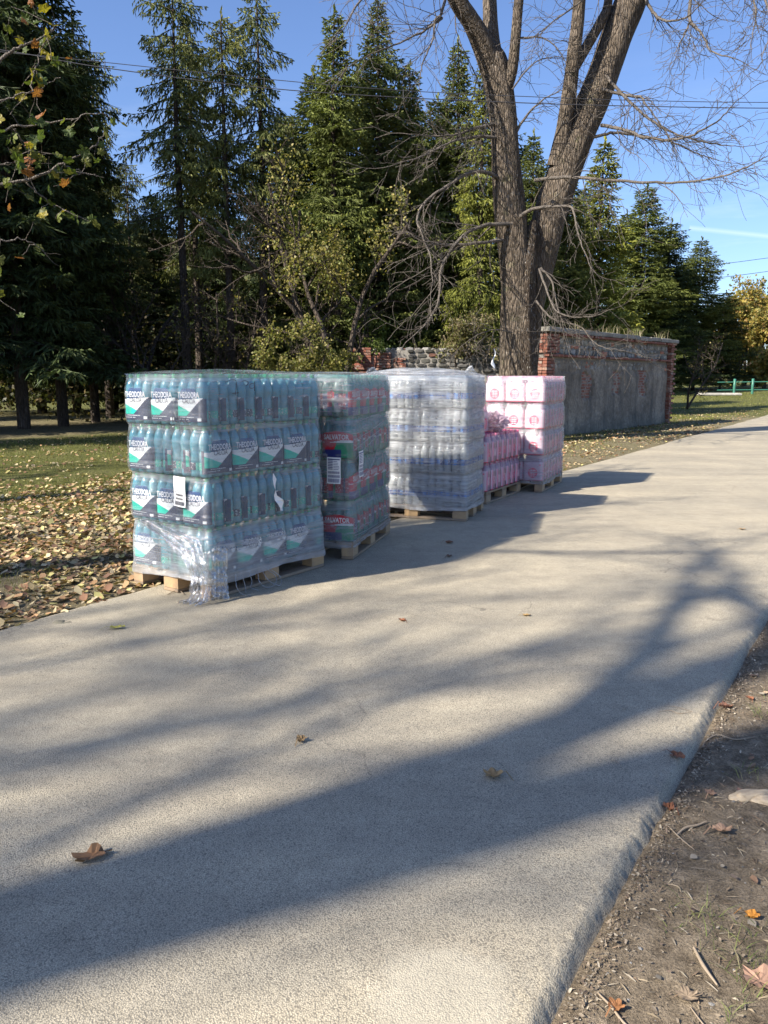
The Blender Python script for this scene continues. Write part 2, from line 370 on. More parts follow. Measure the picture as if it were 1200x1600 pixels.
def hashn(ix, iy, seed=0):
    n = (ix.astype(np.int64)*374761393 + iy.astype(np.int64)*668265263 + seed*1442695041) & 0x7fffffff
    n = ((n ^ (n >> 13))*1274126177) & 0x7fffffff
    return ((n ^ (n >> 16)) & 0xffff)/65535.0
def vnoise(x, y, seed=0):
    x = np.asarray(x, float); y = np.asarray(y, float); ix = np.floor(x); iy = np.floor(y); fx = x-ix; fy = y-iy
    fx = fx*fx*(3-2*fx); fy = fy*fy*(3-2*fy)
    a = hashn(ix, iy, seed); b = hashn(ix+1, iy, seed); c = hashn(ix, iy+1, seed); d = hashn(ix+1, iy+1, seed)
    return (a*(1-fx)+b*fx)*(1-fy)+(c*(1-fx)+d*fx)*fy
def fbm(x, y, o=4, seed=0):
    s = 0; a = 0.5; t = 0
    for k in range(o): s = s+a*vnoise(np.asarray(x)*2**k, np.asarray(y)*2**k, seed+k); t += a; a *= 0.5
    return s/t
def sm(x, a, b):
    t = np.clip((np.asarray(x, float)-a)/(b-a), 0, 1); return t*t*(3-2*t)

# tubes: list of (pts (n,3), radii (n,), sides)
def tubes_vf(tubes):
    VV = []; FF = []; off = 0
    for pts, rad, k in tubes:
        pts = np.asarray(pts, float); rad = np.asarray(rad, float); n = len(pts)
        T = np.gradient(pts, axis=0); T /= (np.linalg.norm(T, axis=1, keepdims=True)+1e-9)
        ref = np.array([0.31, 0.87, 0.38]) if abs(T[0][2]) > 0.8 else np.array([0.03, 0.05, 1.0])
        U = np.cross(T, ref); U /= (np.linalg.norm(U, axis=1, keepdims=True)+1e-9); Wv = np.cross(T, U)
        a = np.arange(k)*2*np.pi/k
        ring = pts[:, None, :] + rad[:, None, None]*(np.cos(a)[None, :, None]*U[:, None, :]+np.sin(a)[None, :, None]*Wv[:, None, :])
        VV.append(ring.reshape(-1, 3))
        i = np.arange(n-1)[:, None]*k; j = np.arange(k)[None, :]; j2 = (j+1) % k
        q = np.stack([i+j, i+j2, i+k+j2, i+k+j], -1).reshape(-1, 4)+off
        FF.append(q); off += n*k
    return np.concatenate(VV), np.concatenate(FF)
def smooth_line(P, R, n):
    """Catmull-Rom through P with radii R"""
    P = np.asarray(P, float); R = np.asarray(R, float); t = np.linspace(0, len(P)-1, n)
    Q = np.vstack([2*P[0]-P[1], P, 2*P[-1]-P[-2]]); i = np.minimum(t.astype(int), len(P)-2); f = (t-i)[:, None]
    p0, p1, p2, p3 = Q[i], Q[i+1], Q[i+2], Q[i+3]
    out = 0.5*((2*p1)+(-p0+p2)*f+(2*p0-5*p1+4*p2-p3)*f**2+(-p0+3*p1-3*p2+p3)*f**3)
    return out, np.interp(t, np.arange(len(R)), R)

def grow(p, d, L, r, depth, rng, tubes, tips, seg=7, wander=0.22, lift=0.02, kids=6, ratio=0.55, spread=0.9, minr=0.004, kmin=3):
    """a wandering branch with side branches; ends and side points are kept as places for leaves"""
    d = d/np.linalg.norm(d); pts = [np.array(p, float)]; n = seg if depth > 0 else max(4, seg-2)
    for i in range(n):
        d = d + rng.normal(0, wander, 3)*0.5 + np.array([0, 0, lift]); d /= np.linalg.norm(d)
        pts.append(pts[-1]+d*L/n)
    pts = np.array(pts); rr = np.linspace(r, max(minr, r*0.35), n+1)
    tubes.append((pts, rr, 6 if r > 0.05 else (4 if r > 0.015 else 3)))
    tips.append(pts[-1])
    if depth <= 0:
        tips.append(pts[n//2]); return
    for k in range(kids):
        t = 0.22+0.75*(k+rng.random()*0.8)/kids; q = t*n; i = min(int(q), n-1)
        base = pts[i]+(pts[i+1]-pts[i])*(q-i); ax = (pts[i+1]-pts[i]); ax /= np.linalg.norm(ax)
        s = rng.normal(0, 1, 3); s -= ax*s.dot(ax); s /= np.linalg.norm(s)+1e-9
        nd = ax*math.cos(spread)+s*math.sin(spread)
        grow(base, nd, L*ratio*(1.15-0.5*t)*rng.uniform(0.7, 1.25), max(minr, r*0.5*(1.1-0.5*t)), depth-1, rng, tubes, tips, seg, wander, lift, kids=max(kmin, kids-1), ratio=ratio, spread=spread*rng.uniform(0.8, 1.1), minr=minr, kmin=kmin)

# ------------------------------------------------------------------ the ground
DV = np.array([0.535, 0.845]); NV = np.array([-0.845, 0.535])      # along the road / to its left
ROAD_R, ROAD_L = 0.56, 4.44
def rc(x, y): return np.asarray(x)*DV[0]+np.asarray(y)*DV[1], np.asarray(x)*NV[0]+np.asarray(y)*NV[1]
def rise(x, y):
    D, N = rc(x, y)
    return 0.42*sm(D, 36, 60) + 0.012*np.maximum(0, D-58) + 0.30*np.maximum(0, N-46)*sm(N, 46, 60)*0.9
def right_edge(D): return ROAD_R + 0.016*(fbm(D*2.1, D*0+3, 3, 5)-0.5)+0.024*(fbm(D*17, D*0+5, 3, 4)-0.5)*sm(fbm(D*1.7, D*0+8, 2, 14), .35, .75) + 0.05*(fbm(D*0.5, D*0+7, 2, 6)-0.5)*sm(D, 2, 6)
def left_edge(D): return ROAD_L + 0.10*(fbm(D*0.9, D*0+1, 3, 9)-0.5)
def gz(x, y):
    x = np.asarray(x, float); y = np.asarray(y, float); D, N = rc(x, y)
    bumps = 0.05*(fbm(x*0.7, y*0.7, 3, 11)-0.5)+0.022*(fbm(x*4, y*4, 3, 12)-0.5)
    left = 0.0+0.03*sm(N, 4.5, 5.6)+bumps*sm(N, 4.4, 5.5)-0.012
    right = -0.026+bumps*0.8*sm(-N, -0.52, -0.2)+0.02*sm(-N, -0.3, 0.6)
    under = -0.06+0*x
    z = np.where(N > 3.0, under+(left-under)*sm(N, 4.20, 4.42), under+(right-under)*sm(-N, -0.62, -0.52))
    return z+rise(x, y)

def graded(a0, a1, b0, b1, fine, coarse_n):
    mid = np.arange(a0, a1+1e-6, fine)
    lo = a0-(np.geomspace(fine, a0-b0+fine, coarse_n)-fine)[1:][::-1]; hi = a1+(np.geomspace(fine, b1-a1+fine, coarse_n)-fine)[1:]
    return np.concatenate([lo, mid, hi])
xs = graded(-4.5, 3.2, -220, 260, 0.05, 60); ys = graded(0.6, 9.0, -60, 320, 0.05, 70)
X, Y = np.meshgrid(xs, ys); Z = gz(X, Y)
nx, ny = len(xs), len(ys); i = np.arange(ny-1)[:, None]*nx; j = np.arange(nx-1)[None, :]
F = np.stack([i+j, i+j+1, i+nx+j+1, i+nx+j], -1).reshape(-1, 4)
me = mesh('ground', np.stack([X, Y, Z], -1).reshape(-1, 3), F, M['ground'], smooth=True)
D_, N_ = rc(X, Y)
turf = np.where(N_ > 2.5, 0.30+0.70*sm(N_, 5.2, 8.5)-0.55*sm(N_, 17, 19)*(1-sm(D_, 16, 26)), -0.25+0.5*sm(-N_, 0.2, 1.5))
turf = np.where((N_ > 4.4) & (N_ < 6.6) & (D_ > 12), 0.45+0.3*sm(N_, 5.5, 6.5), turf)
turf = np.where(D_ > 34, np.clip(turf+0.7, 0, 1), turf)
a = me.attributes.new('turf', 'FLOAT', 'POINT'); a.data.foreach_set('value', turf.ravel().astype(np.float32))
tag(link('ground', me), 'brown soil and short turf on both sides of the lane', kind='structure')

# the road: one sheet with a rounded, crumbling edge
dd = np.concatenate([np.arange(-3, 0.8, 0.25), np.arange(0.8, 6.5, 0.011), np.geomspace(6.5, 95, 150)])
wN = 0.16
na = np.concatenate([np.linspace(0, wN, 22), np.linspace(wN, 1, 1)[1:]])
inner = np.linspace(0, 1, 26)
rows = []
for D in dd:
    re = float(right_edge(D)); le = float(left_edge(D))
    n_r = re-0.012+np.linspace(0, 0.19, 34); n_m = np.linspace(re+0.19, le-0.10, 26)[1:-1]; n_l = np.linspace(le-0.10, le+0.03, 6)
    rows.append(np.concatenate([n_r, n_m, n_l]))
NN = np.array(rows); DD = np.repeat(dd[:, None], NN.shape[1], 1)
XX = DD*DV[0]+NN*NV[0]; YY = DD*DV[1]+NN*NV[1]
er = NN-right_edge(DD); el_ = left_edge(DD)-NN
zr = -0.050*(1-sm(er, -0.012, 0.055))**1.7; zl = -0.05*(1-sm(el_, -0.03, 0.06))
amp = sm(er, 0.0, 0.02)*(1-sm(er, 0.03, 0.13))
near = (DD < 6.5)
zn = (amp*0.009+0.002)*(fbm(XX*75, YY*75, 3, 21)-0.5)+amp*0.003*(fbm(XX*24, YY*24, 3, 22)-0.5)
ZZ = zr+zl+zn*near+0.010*(fbm(XX*0.6, YY*0.6, 2, 23)-0.5)*sm(er, 0.1, 0.5)*sm(el_, 0.1, 0.5)+rise(XX, YY)
nr, nc = NN.shape; i = np.arange(nr-1)[:, None]*nc; j = np.arange(nc-1)[None, :]
F = np.stack([i+j, i+nc+j, i+nc+j+1, i+j+1], -1).reshape(-1, 4)
tag(link('road', mesh('road', np.stack([XX, YY, ZZ], -1).reshape(-1, 3), F, M['asphalt'], smooth=True)),
    'pale worn asphalt lane with a crumbling right edge', kind='structure')

# ------------------------------------------------------------------ the ruined walls
BRICK = (0.245, 0.115, 0.066)
def brick_variants():
    out = []
    for k in range(6):
        V, F = box_vf(-BRICK[0]/2, BRICK[0]/2, -BRICK[1]/2, BRICK[1]/2, -BRICK[2]/2, BRICK[2]/2, 0.005)
        V = [(x+random.uniform(-.005, .005), y+random.uniform(-.005, .005), z+random.uniform(-.004, .004)) for x, y, z in V]
        out.append(mesh('brick', V, F, M['brick']))
    return out
BR = brick_variants()
class BrickLayer:
    """bricks as single children up to a limit, the rest (low, hidden or tiny) joined as one part"""
    def __init__(s, parent, limit): s.p = parent; s.n = limit; s.rest = Acc()
    def brick(s, x, y, z, rz=0.0, sc=(1, 1, 1), lump=False):
        if random.random() < 0.02 and not lump: return
        if s.n > 0 and not lump:
            s.n -= 1; o = link('brick', random.choice(BR), s.p)
            o.location = (x, y, z); o.rotation_euler = (random.uniform(-.02, .02), random.uniform(-.012, .012), rz+random.uniform(-.02, .02)); o.scale = sc
        else:
            V, F = box_vf(-BRICK[0]/2*sc[0], BRICK[0]/2*sc[0], -BRICK[1]/2*sc[1], BRICK[1]/2*sc[1], -BRICK[2]/2*sc[2], BRICK[2]/2*sc[2], 0.004)
            c, q = math.cos(rz), math.sin(rz)
            s.rest.add([(x+a*c-b*q, y+a*q+b*c, z+d) for a, b, d in V], F)
    def end(s, name='brickwork'):
        if s.rest.V:
            o = link(name, s.rest.mesh(name, M['brick']), s.p); o['kind'] = 'stuff'
def pier(bl, x0, x1, y0, y1, z0, z1, step=0.078, zlump=-9, erode=0.0):
    """a bricked pier: runs along x on the long faces, headers at the ends"""
    k = 0; z = z0+step/2
    while z < z1:
        off = 0.13 if k % 2 else 0.0; L = BRICK[0]+0.012
        for yy, rz in ((y0+BRICK[1]/2, 0.0), (y1-BRICK[1]/2, 0.0)):
            n = max(1, int(round((x1-x0)/L))); w = (x1-x0)/n
            for i in range(n):
                cx = x0+w*(i+0.5)
                if random.random() < erode: continue
                sc = (w-0.012)/BRICK[0]
                if k % 2 and n > 1:
                    if i == 0: bl.brick(x0+w*.25, yy, z, rz, (sc*.5, 1, 1), z < zlump)
                    if i < n-1: bl.brick(cx+w*.5, yy, z, rz, (sc, 1, 1), z < zlump)
                    else: bl.brick(x1-w*.25, yy, z, rz, (sc*.5, 1, 1), z < zlump)
                else: bl.brick(cx, yy, z, rz, (sc, 1, 1), z < zlump)
        d = (y1-y0)-2*BRICK[1]-0.02
        if d > 0.08:
            m = max(1, int(round(d/0.25))); w = d/m
            for xx in (x0+BRICK[1]/2, x1-BRICK[1]/2):
                for i in range(m): bl.brick(xx, y0+BRICK[1]+0.01+w*(i+.5), z, math.pi/2, ((w-0.01)/BRICK[0], 1, 1), z < zlump)
        z += step; k += 1

def panel_grid(u0, u1, z0, z1, y, fn, nu, nz):
    """a sheet in the wall plane (local x along the wall, y towards the viewer side) pushed in or out by fn(u,z)"""
    U, ZZ_ = np.meshgrid(np.linspace(u0, u1, nu), np.linspace(z0, z1, nz))
    Yv = y+fn(U, ZZ_); V = np.stack([U, Yv, ZZ_], -1).reshape(-1, 3)
    i = np.arange(nz-1)[:, None]*nu; j = np.arange(nu-1)[None, :]
    return V, np.stack([i+j, i+j+1, i+nu+j+1, i+nu+j], -1).reshape(-1, 4)

def rubble(u0, u1, z0, z1, y, size, rng, depth=0.05):
    """irregular flat stones, joints left open; every stone its own lump"""
    V = []; F = []; C = []
    z = z0
    while z < z1-0.02:
        h = size*rng.uniform(0.45, 0.9); h = min(h, z1-z); u = u0
        while u < u1-0.02:
            w = size*rng.uniform(0.6, 1.7); w = min(w, u1-u)
            m = 7; ang = np.linspace(0, 2*np.pi, m, endpoint=False)+rng.uniform(0, 1)
            rx = (np.abs(np.cos(ang))**0.6*np.sign(np.cos(ang)))*w*0.5*0.93*rng.uniform(0.85, 1.0, m)
            rz = (np.abs(np.sin(ang))**0.6*np.sign(np.sin(ang)))*h*0.5*0.93*rng.uniform(0.8, 1.0, m)
            cx, cz = u+w/2+rng.normal(0, .006), z+h/2+rng.normal(0, .01); dpt = depth*rng.uniform(0.3, 1.0); o = len(V)
            for q, (sc_, yy) in enumerate(((1.0, 0.0), (0.93, -dpt*0.8), (0.6, -dpt))):
                for a_, b_ in zip(rx*sc_, rz*sc_): V.append((cx+a_, y+yy+rng.normal(0, .003), cz+b_))
            g = rng.uniform(0.12, 0.34); col = (g*1.03, g, g*rng.uniform(0.82, 0.95)) if rng.random() > 0.08 else (g*1.3, g*0.6, g*0.4)
            for q in range(2):
                for k in range(m): F.append((o+q*m+k, o+q*m+m+k, o+q*m+m+(k+1) % m, o+q*m+(k+1) % m)); C.append(col)
            F.append(tuple(o+2*m+k for k in range(m))[::-1]); C.append(col)
            u += w
        z += h
    return V, F, C

def big_wall():
    A = np.array([3.95, 19.9]); B = np.array([9.45, 26.7]); L = float(np.linalg.norm(B-A)); ang = math.atan2(*(B-A)[::-1])
    r = empty('ruined_wall', (A[0], A[1], 0), ang)
    tag(r, 'long ruined wall of grey plaster and rubble with brick ends beside the road', 'wall')
    # local x along the wall away from the camera, local -y faces the road; thickness 0.5 behind
    H = 2.72; T = 0.52; rng = np.random.default_rng(5)
    core = Acc(); core.add(*box_vf(0.02, L-0.02, 0.05, T-0.02, -0.2, H-0.13)); link('mortar_core', core.mesh('mortar_core', M['mortar']), r)
    # plaster below
    patches = [(2.35, 0.33, 0.95, 1.62), (4.35, 0.30, 1.05, 1.66), (6.3, 0.30, 0.95, 1.7)]
    def pf(U, Zz):
        n = fbm(U*1.4, Zz*1.4, 4, 31); fine = fbm(U*9, Zz*9, 3, 32)
        y = -0.035*n-0.030*fine
        for cu, hw, a_, b_ in patches:
            ew = 0.26*(fbm(U*4.5, Zz*4.5, 3, 33)-0.5)
            d = np.maximum(np.abs(U-cu)-hw+ew*1.5, np.maximum(a_-Zz, Zz-b_)+ew)
            y = y+0.055*(1-sm(d, -0.02, 0.03))
        up = sm(Zz+0.35*(fbm(U*0.9, U*0+2, 3, 35)-0.5), 1.62, 1.72)
        y = y+0.03*up*(fbm(U*5, Zz*7, 3, 36)*1.4)
        return y+0.035*(1-sm(Zz, 0.0, 0.45))*fbm(U*3, Zz*3, 2, 37)*-1
    V, F = panel_grid(0.42, L-0.42, -0.12, 1.93, 0.030, pf, 300, 90)
    link('plaster', mesh('plaster', V, F, M['plaster'], True), r)
    V, F, C = rubble(0.42, L-0.42, 2.06, H-0.15, 0.05, 0.20, rng, 0.05)
    o = link('rubble_masonry', mesh('rubble_masonry', V, F, M['stone'], False, np.array(C)), r); o['kind'] = 'stuff'
    V, F, C = rubble(0.42, L-0.42, 1.70, 1.93, 0.045, 0.16, rng, 0.035)
    o = link('rubble_masonry', mesh('rubble_masonry', V, F, M['stone'], False, np.array(C)), r); o['kind'] = 'stuff'
    bl = BrickLayer(r, 298)
    # near pier: bricked face towards camera and road
    pier(bl, -0.04, 0.40, -0.045, T+0.03, -0.05, 2.0, zlump=1.35)
    pier(bl, -0.04, 0.62, -0.045, T+0.03, 2.09, H-0.13, zlump=-9)
    # string course
    for i in range(int((L-0.1)/0.257)):
        if random.random() > 0.07: bl.brick(0.10+i*0.257, -0.02, 2.035, 0.0, (1, 1.25, 0.9))
    for i in range(int((L-0.9)/0.125)):
        if random.random() > .12: bl.brick(0.70+i*0.125, 0.0, H-0.165, math.pi/2, (1, 1, .9), True)
    # far pier, eaten away towards the foot
    z = 0.0; k = 0
    while z < H-0.15:
        w = 0.44-0.16*(z < 1.0)*(1-z/1.0)*(1 if k % 2 else 0.6)
        for i in range(2 if k % 2 == 0 else 1):
            sc = (w/2-0.01)/BRICK[0] if k % 2 == 0 else (w-0.01)/BRICK[0]*0.55
            bl.brick(L-0.40+w*(0.25+0.5*i), -0.03+random.uniform(-.012, .012), z+.04, 0.0, (sc, 1.3, 1.05))
        bl.brick(L-0.40+w-0.06, 0.24, z+.04, math.pi/2, (1, 1, 1)); z += 0.079; k += 1
    # brick patches showing through the plaster
    for cu, hw, a_, b_ in patches:
        z = a_-0.05; k = 0
        while z < b_+0.05:
            for i in range(3):
                u = cu-hw+0.06+i*0.23+(0.1 if k % 2 else 0)
                if u < cu+hw: bl.brick(u, 0.098+random.uniform(-.004, .004), z, 0.0, (0.95, 0.9, 0.95), lump=bl.n < 4)
            z += 0.08; k += 1
    bl.end()
    # coping slabs, slightly tipped and chipped
    u = -0.12; k = 0
    while u < L+0.05:
        w = random.uniform(0.75, 1.05); w = min(w, L+0.10-u)
        if w < 0.2: break
        V, F = box_vf(0, w-0.012, -0.13, T+0.10, 0, 0.115, 0.012)
        V = [(x, y+random.uniform(-.012, .012), z_+random.uniform(-.008, .008)) for x, y, z_ in V]
        o = link('coping_slab', mesh('coping_slab', V, F, M['concrete']), r)
        o.location = (u, random.uniform(-.012, .012), H-0.13+random.uniform(-.004, .006)); o.rotation_euler = (random.uniform(-.01, .01), random.uniform(-.006, .006), 0)
        u += w; k += 1
    return A, B, ang, H, T, L
WALL = big_wall()

def back_wall():
    A = np.array([-0.97, 25.3]); B = np.array([4.0, 24.6]); L = float(np.linalg.norm(B-A)); ang = math.atan2(*(B-A)[::-1])
    r = empty('ruined_wall', (A[0], A[1], 0), ang)
    tag(r, 'low dark rubble wall ruin with red brick pillars at its left end behind the pallets', 'wall')
    H = 2.46; rng = np.random.default_rng(8)
    core = Acc(); core.add(*box_vf(0.05, L, 0.06, 0.45, -0.1, H-0.12)); link('mortar_core', core.mesh('mortar_core', M['mortar']), r)
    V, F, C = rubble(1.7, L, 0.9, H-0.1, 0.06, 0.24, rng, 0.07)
    C = [tuple(np.array(c)*0.26) for c in C]  # stone colours darkened to carry the tree shade on this wall
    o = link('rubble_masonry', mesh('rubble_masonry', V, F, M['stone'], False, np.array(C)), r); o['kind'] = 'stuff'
    V, F = panel_grid(1.7, L, -0.1, 0.92, 0.05, lambda U, Zz: -0.03*fbm(U*3, Zz*3, 3, 41), 60, 12)
    link('plaster', mesh('plaster', V, F, M['plaster'], True), r)
    bl = BrickLayer(r, 298)
    pier(bl, 0.0, 0.58, -0.06, 0.5, 0, H-0.03, zlump=1.35)
    pier(bl, 0.68, 1.20, -0.10, 0.5, 0, H-0.16, zlump=1.35)
    pier(bl, 1.26, 1.66, -0.02, 0.5, 0, H-0.38, zlump=1.35)
    pier(bl, -0.05, 0.63, -0.12, 0.4, H-0.72, H-0.60); bl.end()
    top = Acc(); 
    V, F, C = rubble(0.6, L, 0, 0.4, 0, 0.22, rng, 0.09)
    V = [(x, z_+0.05, H-0.13-y) for x, y, z_ in V]
    o = link('crumbled_top', mesh('crumbled_top', V, [f[::-1] for f in F], M['stone'], False, np.array(C)), r); o['kind'] = 'stuff'
back_wall()

# ------------------------------------------------------------------ wooden pallets
def build_pallet():
    ms = {}
    def bm(nm, sx_, sy_, sz_, mat, b=0.003):
        V, F = box_vf(-sx_/2, sx_/2, -sy_/2, sy_/2, -sz_/2, sz_/2, b); return mesh(nm, V, F, mat)
    ms['deck_board_wide'] = bm('deck_board', 1.2, .145, .022, M['wood']); ms['deck_board_thin'] = bm('deck_board', 1.2, .1, .022, M['wood'])
    ms['stringer'] = bm('stringer_board', .8, .145, .022, M['wood']); ms['block'] = bm('block', .145, .1, .078, M['block'], .004); ms['block_w'] = bm('block', .145, .145, .078, M['block'], .004)
    ms['bottom'] = bm('bottom_board', 1.2, .1, .022, M['wood']); ms['bottom_w'] = bm('bottom_board', 1.2, .145, .022, M['wood'])
    ms['nail'] = None
    return ms
PM = build_pallet()
def pallet(loc, rz, label, long_axis='y'):
    """EUR-size pallet; local x = long side, turned when the long side must run along y"""
    r = empty('wooden_pallet', loc, rz+(math.pi/2 if long_axis == 'y' else 0)); tag(r, label, 'pallet', 'wooden pallets under the bottle stacks')
    def put(nm, me_, x, y, z):
        o = link(nm, me_, r); o.location = (x, y, z+random.uniform(-.001, .001)); o.rotation_euler = (random.uniform(-.004, .004), random.uniform(-.002, .002), random.uniform(-.006, .006) + (0 if nm != 'stringer_board' else math.pi/2))
    for y, k in ((-.3275, 'deck_board_wide'), (-.1866, 'deck_board_thin'), (0, 'deck_board_wide'), (.1866, 'deck_board_thin'), (.3275, 'deck_board_wide')): put('deck_board', PM[k], 0, y, .133)
    for x in (-.5275, 0, .5275):
        put('stringer_board', PM['stringer'], x, 0, .110)
        for y in (-.35, 0, .35): put('block', PM['block'] if y else PM['block_w'], x, y, .0605)
    for y in (-.35, 0, .35): put('bottom_board', PM['bottom'] if y else PM['bottom_w'], 0, y, .0108)
    return r

# ------------------------------------------------------------------ bottles and shrink-wrapped six-packs
def lathe(prof, k):
    V = []; F = []
    for r_, z in prof:
        for i in range(k): a_ = 2*math.pi*i/k; V.append((r_*math.cos(a_), r_*math.sin(a_), z))
    n = len(prof)
    for q in range(n-1):
        for i in range(k): F.append((q*k+i, q*k+(i+1) % k, (q+1)*k+(i+1) % k, (q+1)*k+i))
    F.append(tuple(range(k))[::-1]); F.append(tuple((n-1)*k+i for i in range(k)))
    return V, F
BH = 0.338
def bottle_meshes(nm, body, cap, label, prof, labz, sides=12):
    V, F = lathe(prof, sides); b = mesh(nm, V, F, body, True)
    V, F = lathe([(.0150, .306), (.0158, .309), (.0158, .331), (.0145, .3345)], 10); c = mesh('cap', V, F, cap, True)
    lb = None
    if label:
        r_ = .0428; k = 16; V = []; F = []
        for z in labz:
            for i in range(k): a_ = 2*math.pi*i/k; V.append((r_*math.cos(a_), r_*math.sin(a_), z))
        for i in range(k): F.append((i, (i+1) % k, k+(i+1) % k, k+i))
        lb = mesh('label', V, F, label, True)
    return b, c, lb
PROF_WATER = [(.020, .003), (.036, .000), (.0408, .008), (.0412, .030), (.0395, .036), (.0412, .043), (.0412, .085), (.0395, .091), (.0412, .098), (.0414, .150), (.0385, .162), (.0370, .172), (.0385, .183), (.0414, .200), (.0412, .226), (.0375, .252), (.0300, .275), (.0205, .293), (.0140, .302), (.0140, .312)]
PROF_GREEN = [(.020, .003), (.037, .000), (.0412, .008), (.0412, .045), (.0398, .052), (.0412, .058), (.0414, .190), (.0405, .215), (.0370, .242), (.0290, .268), (.0190, .290), (.0140, .302), (.0140, .312)]
PROF_CLEAR = [(.020, .003), (.036, .000), (.0408, .008), (.0400, .020), (.0412, .028), (.0395, .040), (.0412, .052), (.0395, .064), (.0412, .076), (.0412, .170), (.0395, .180), (.0412, .190), (.0395, .202), (.0410, .214), (.0370, .246), (.0290, .270), (.0190, .291), (.0140, .302), (.0140, .312)]

def m_label(name, c1, c2, c3, freq=2.0):
    """printed bottle label: colour fields round the bottle (by angle) with a pale edge line"""
    t = NT(name); g = t.n('ShaderNodeTexCoord'); s = t.n('ShaderNodeSeparateXYZ'); t.l(g.outputs['Object'], s.inputs[0])
    ang = t.math('ARCTAN2', s.outputs[1], s.outputs[0]); oi = t.n('ShaderNodeObjectInfo')
    ph = t.math('ADD', t.math('MULTIPLY', ang, freq), t.math('MULTIPLY', oi.outputs['Random'], 20.0))
    w = t.math('SINE', ph); sel = t.ramp(w, [(0.35, 0.0), (0.40, 1.0)])
    n = t.noise(t.coord(scale=(1, 1, 1)), 90, 2)
    c = t.mix(sel, c1, c2); c = t.mix(t.ramp(n, [(0.58, 0.0), (0.62, 0.8)]), c, c3)
    return t.done(t.pr(c, 0.35))
M['b_blue'] = m_bottle('blue_tinted_water_bottle', (0.52, 0.90, 1.0), (0.22, 0.78, 0.98), 0.42, 0.05)
M['b_green'] = m_bottle('green_water_bottle', (0.12, 0.72, 0.55), (0.04, 0.36, 0.27), 0.4)
M['b_clear'] = m_bottle('clear_water_bottle', (0.95, 0.98, 0.99), (0.88, 0.92, 0.92), 0.34)
M['b_pink'] = m_bottle('pink_water_bottle', (0.97, 0.80, 0.88), (0.72, 0.42, 0.54), 0.35)
M['cap_green'] = m_simple('green_cap', (0.03, 0.42, 0.16), 0.4); M['cap_teal'] = m_simple('teal_cap', (0.06, 0.45, 0.33), 0.4)
M['cap_white'] = m_simple('pale_blue_cap', (0.55, 0.66, 0.78), 0.4); M['cap_pink'] = m_simple('pink_cap', (0.72, 0.07, 0.22), 0.4)
M['l_teal'] = m_label('teal_bottle_label', (0.02, 0.50, 0.38), (0.05, 0.05, 0.09), (0.75, 0.78, 0.78))
M['l_red'] = m_label('red_bottle_label', (0.42, 0.02, 0.03), (0.03, 0.035, 0.16), (0.7, 0.62, 0.6))
M['l_blue'] = m_label('blue_bottle_label', (0.008, 0.045, 0.26), (0.03, 0.26, 0.75), (0.60, 0.72, 0.85), 3.0)
M['l_pink'] = m_label('pink_bottle_label', (0.72, 0.07, 0.20), (0.82, 0.55, 0.64), (0.85, 0.7, 0.75))
M['shrink'] = m_film('shrink_film', 0.0, 0.20, (3, 3, 6), bump=0.5, patch=0.03, rough=0.06)
M['shrink_pink'] = m_film('pink_shrink_film', 0.28, 0.22, (3, 3, 6), bump=0.35, patch=0.25, tint=(0.88, 0.58, 0.70), rough=0.2)
P_NAVY = m_print('navy_print', (0.05, 0.058, 0.10), 0.90); P_WHITE = m_print('white_print', (0.74, 0.76, 0.76), 0.95); P_TEAL = m_print('teal_print', (0.02, 0.50, 0.37), 0.93)
P_DOME = m_print('blue_print', (0.03, 0.06, 0.22), 0.60); P_RED = m_print('red_print', (0.50, 0.02, 0.035), 0.92); P_DBLUE = m_print('dark_blue_print', (0.02, 0.03, 0.15), 0.92)
P_PWHITE = m_print('pinkish_white_print', (0.88, 0.66, 0.74), 0.70); P_PRED = m_print('rose_print', (0.82, 0.10, 0.17), 0.9); P_PPINK = m_print('pink_print', (0.78, 0.30, 0.42), 0.75)
P_INK = m_print('ink_print', (0.06, 0.06, 0.09), 1.0); P_GREENP = m_print('green_print', (0.02, 0.25, 0.13), 0.8)

RB = 0.0433; HX, HY = 0.0867, 0.0433           # pack: bottle radius cell and centre half-spans (3 x 2 bottles)
def hull_r(z):
    zz = [0, .006, .02, .20, .235, .262, .285, .305, .338]; rr = [.034, .041, .0442, .0442, .0425, .036, .027, .020, .017]
    return float(np.interp(z, zz, rr))
def hull_point(s, z, off=0.0):
    """s = distance along the outline, 0 at the middle of the front long side (y = -), counter-clockwise from above"""
    r = hull_r(z)+off; q = math.pi*RB/2; per = 2*(2*HX+2*HY)+4*q
    s = (s+HX) % per; segs = [(2*HX, 'f'), (q, 'a'), (2*HY, 'r'), (q, 'b'), (2*HX, 'k'), (q, 'c'), (2*HY, 'l'), (q, 'd')]
    for L, k in segs:
        if s <= L: break
        s -= L
    t = s/L
    if k == 'f': return (-HX+s, -HY-r, z)
    if k == 'r': return (HX+r, -HY+s, z)
    if k == 'k': return (HX-s, HY+r, z)
    if k == 'l': return (-HX-r, HY-s, z)
    cx, cy, a0 = {'a': (HX, -HY, -90), 'b': (HX, HY, 0), 'c': (-HX, HY, 90), 'd': (-HX, -HY, 180)}[k]
    a_ = math.radians(a0+90*t); return (cx+r*math.cos(a_), cy+r*math.sin(a_), z)
PER = 2*(2*HX+2*HY)+4*math.pi*RB/2
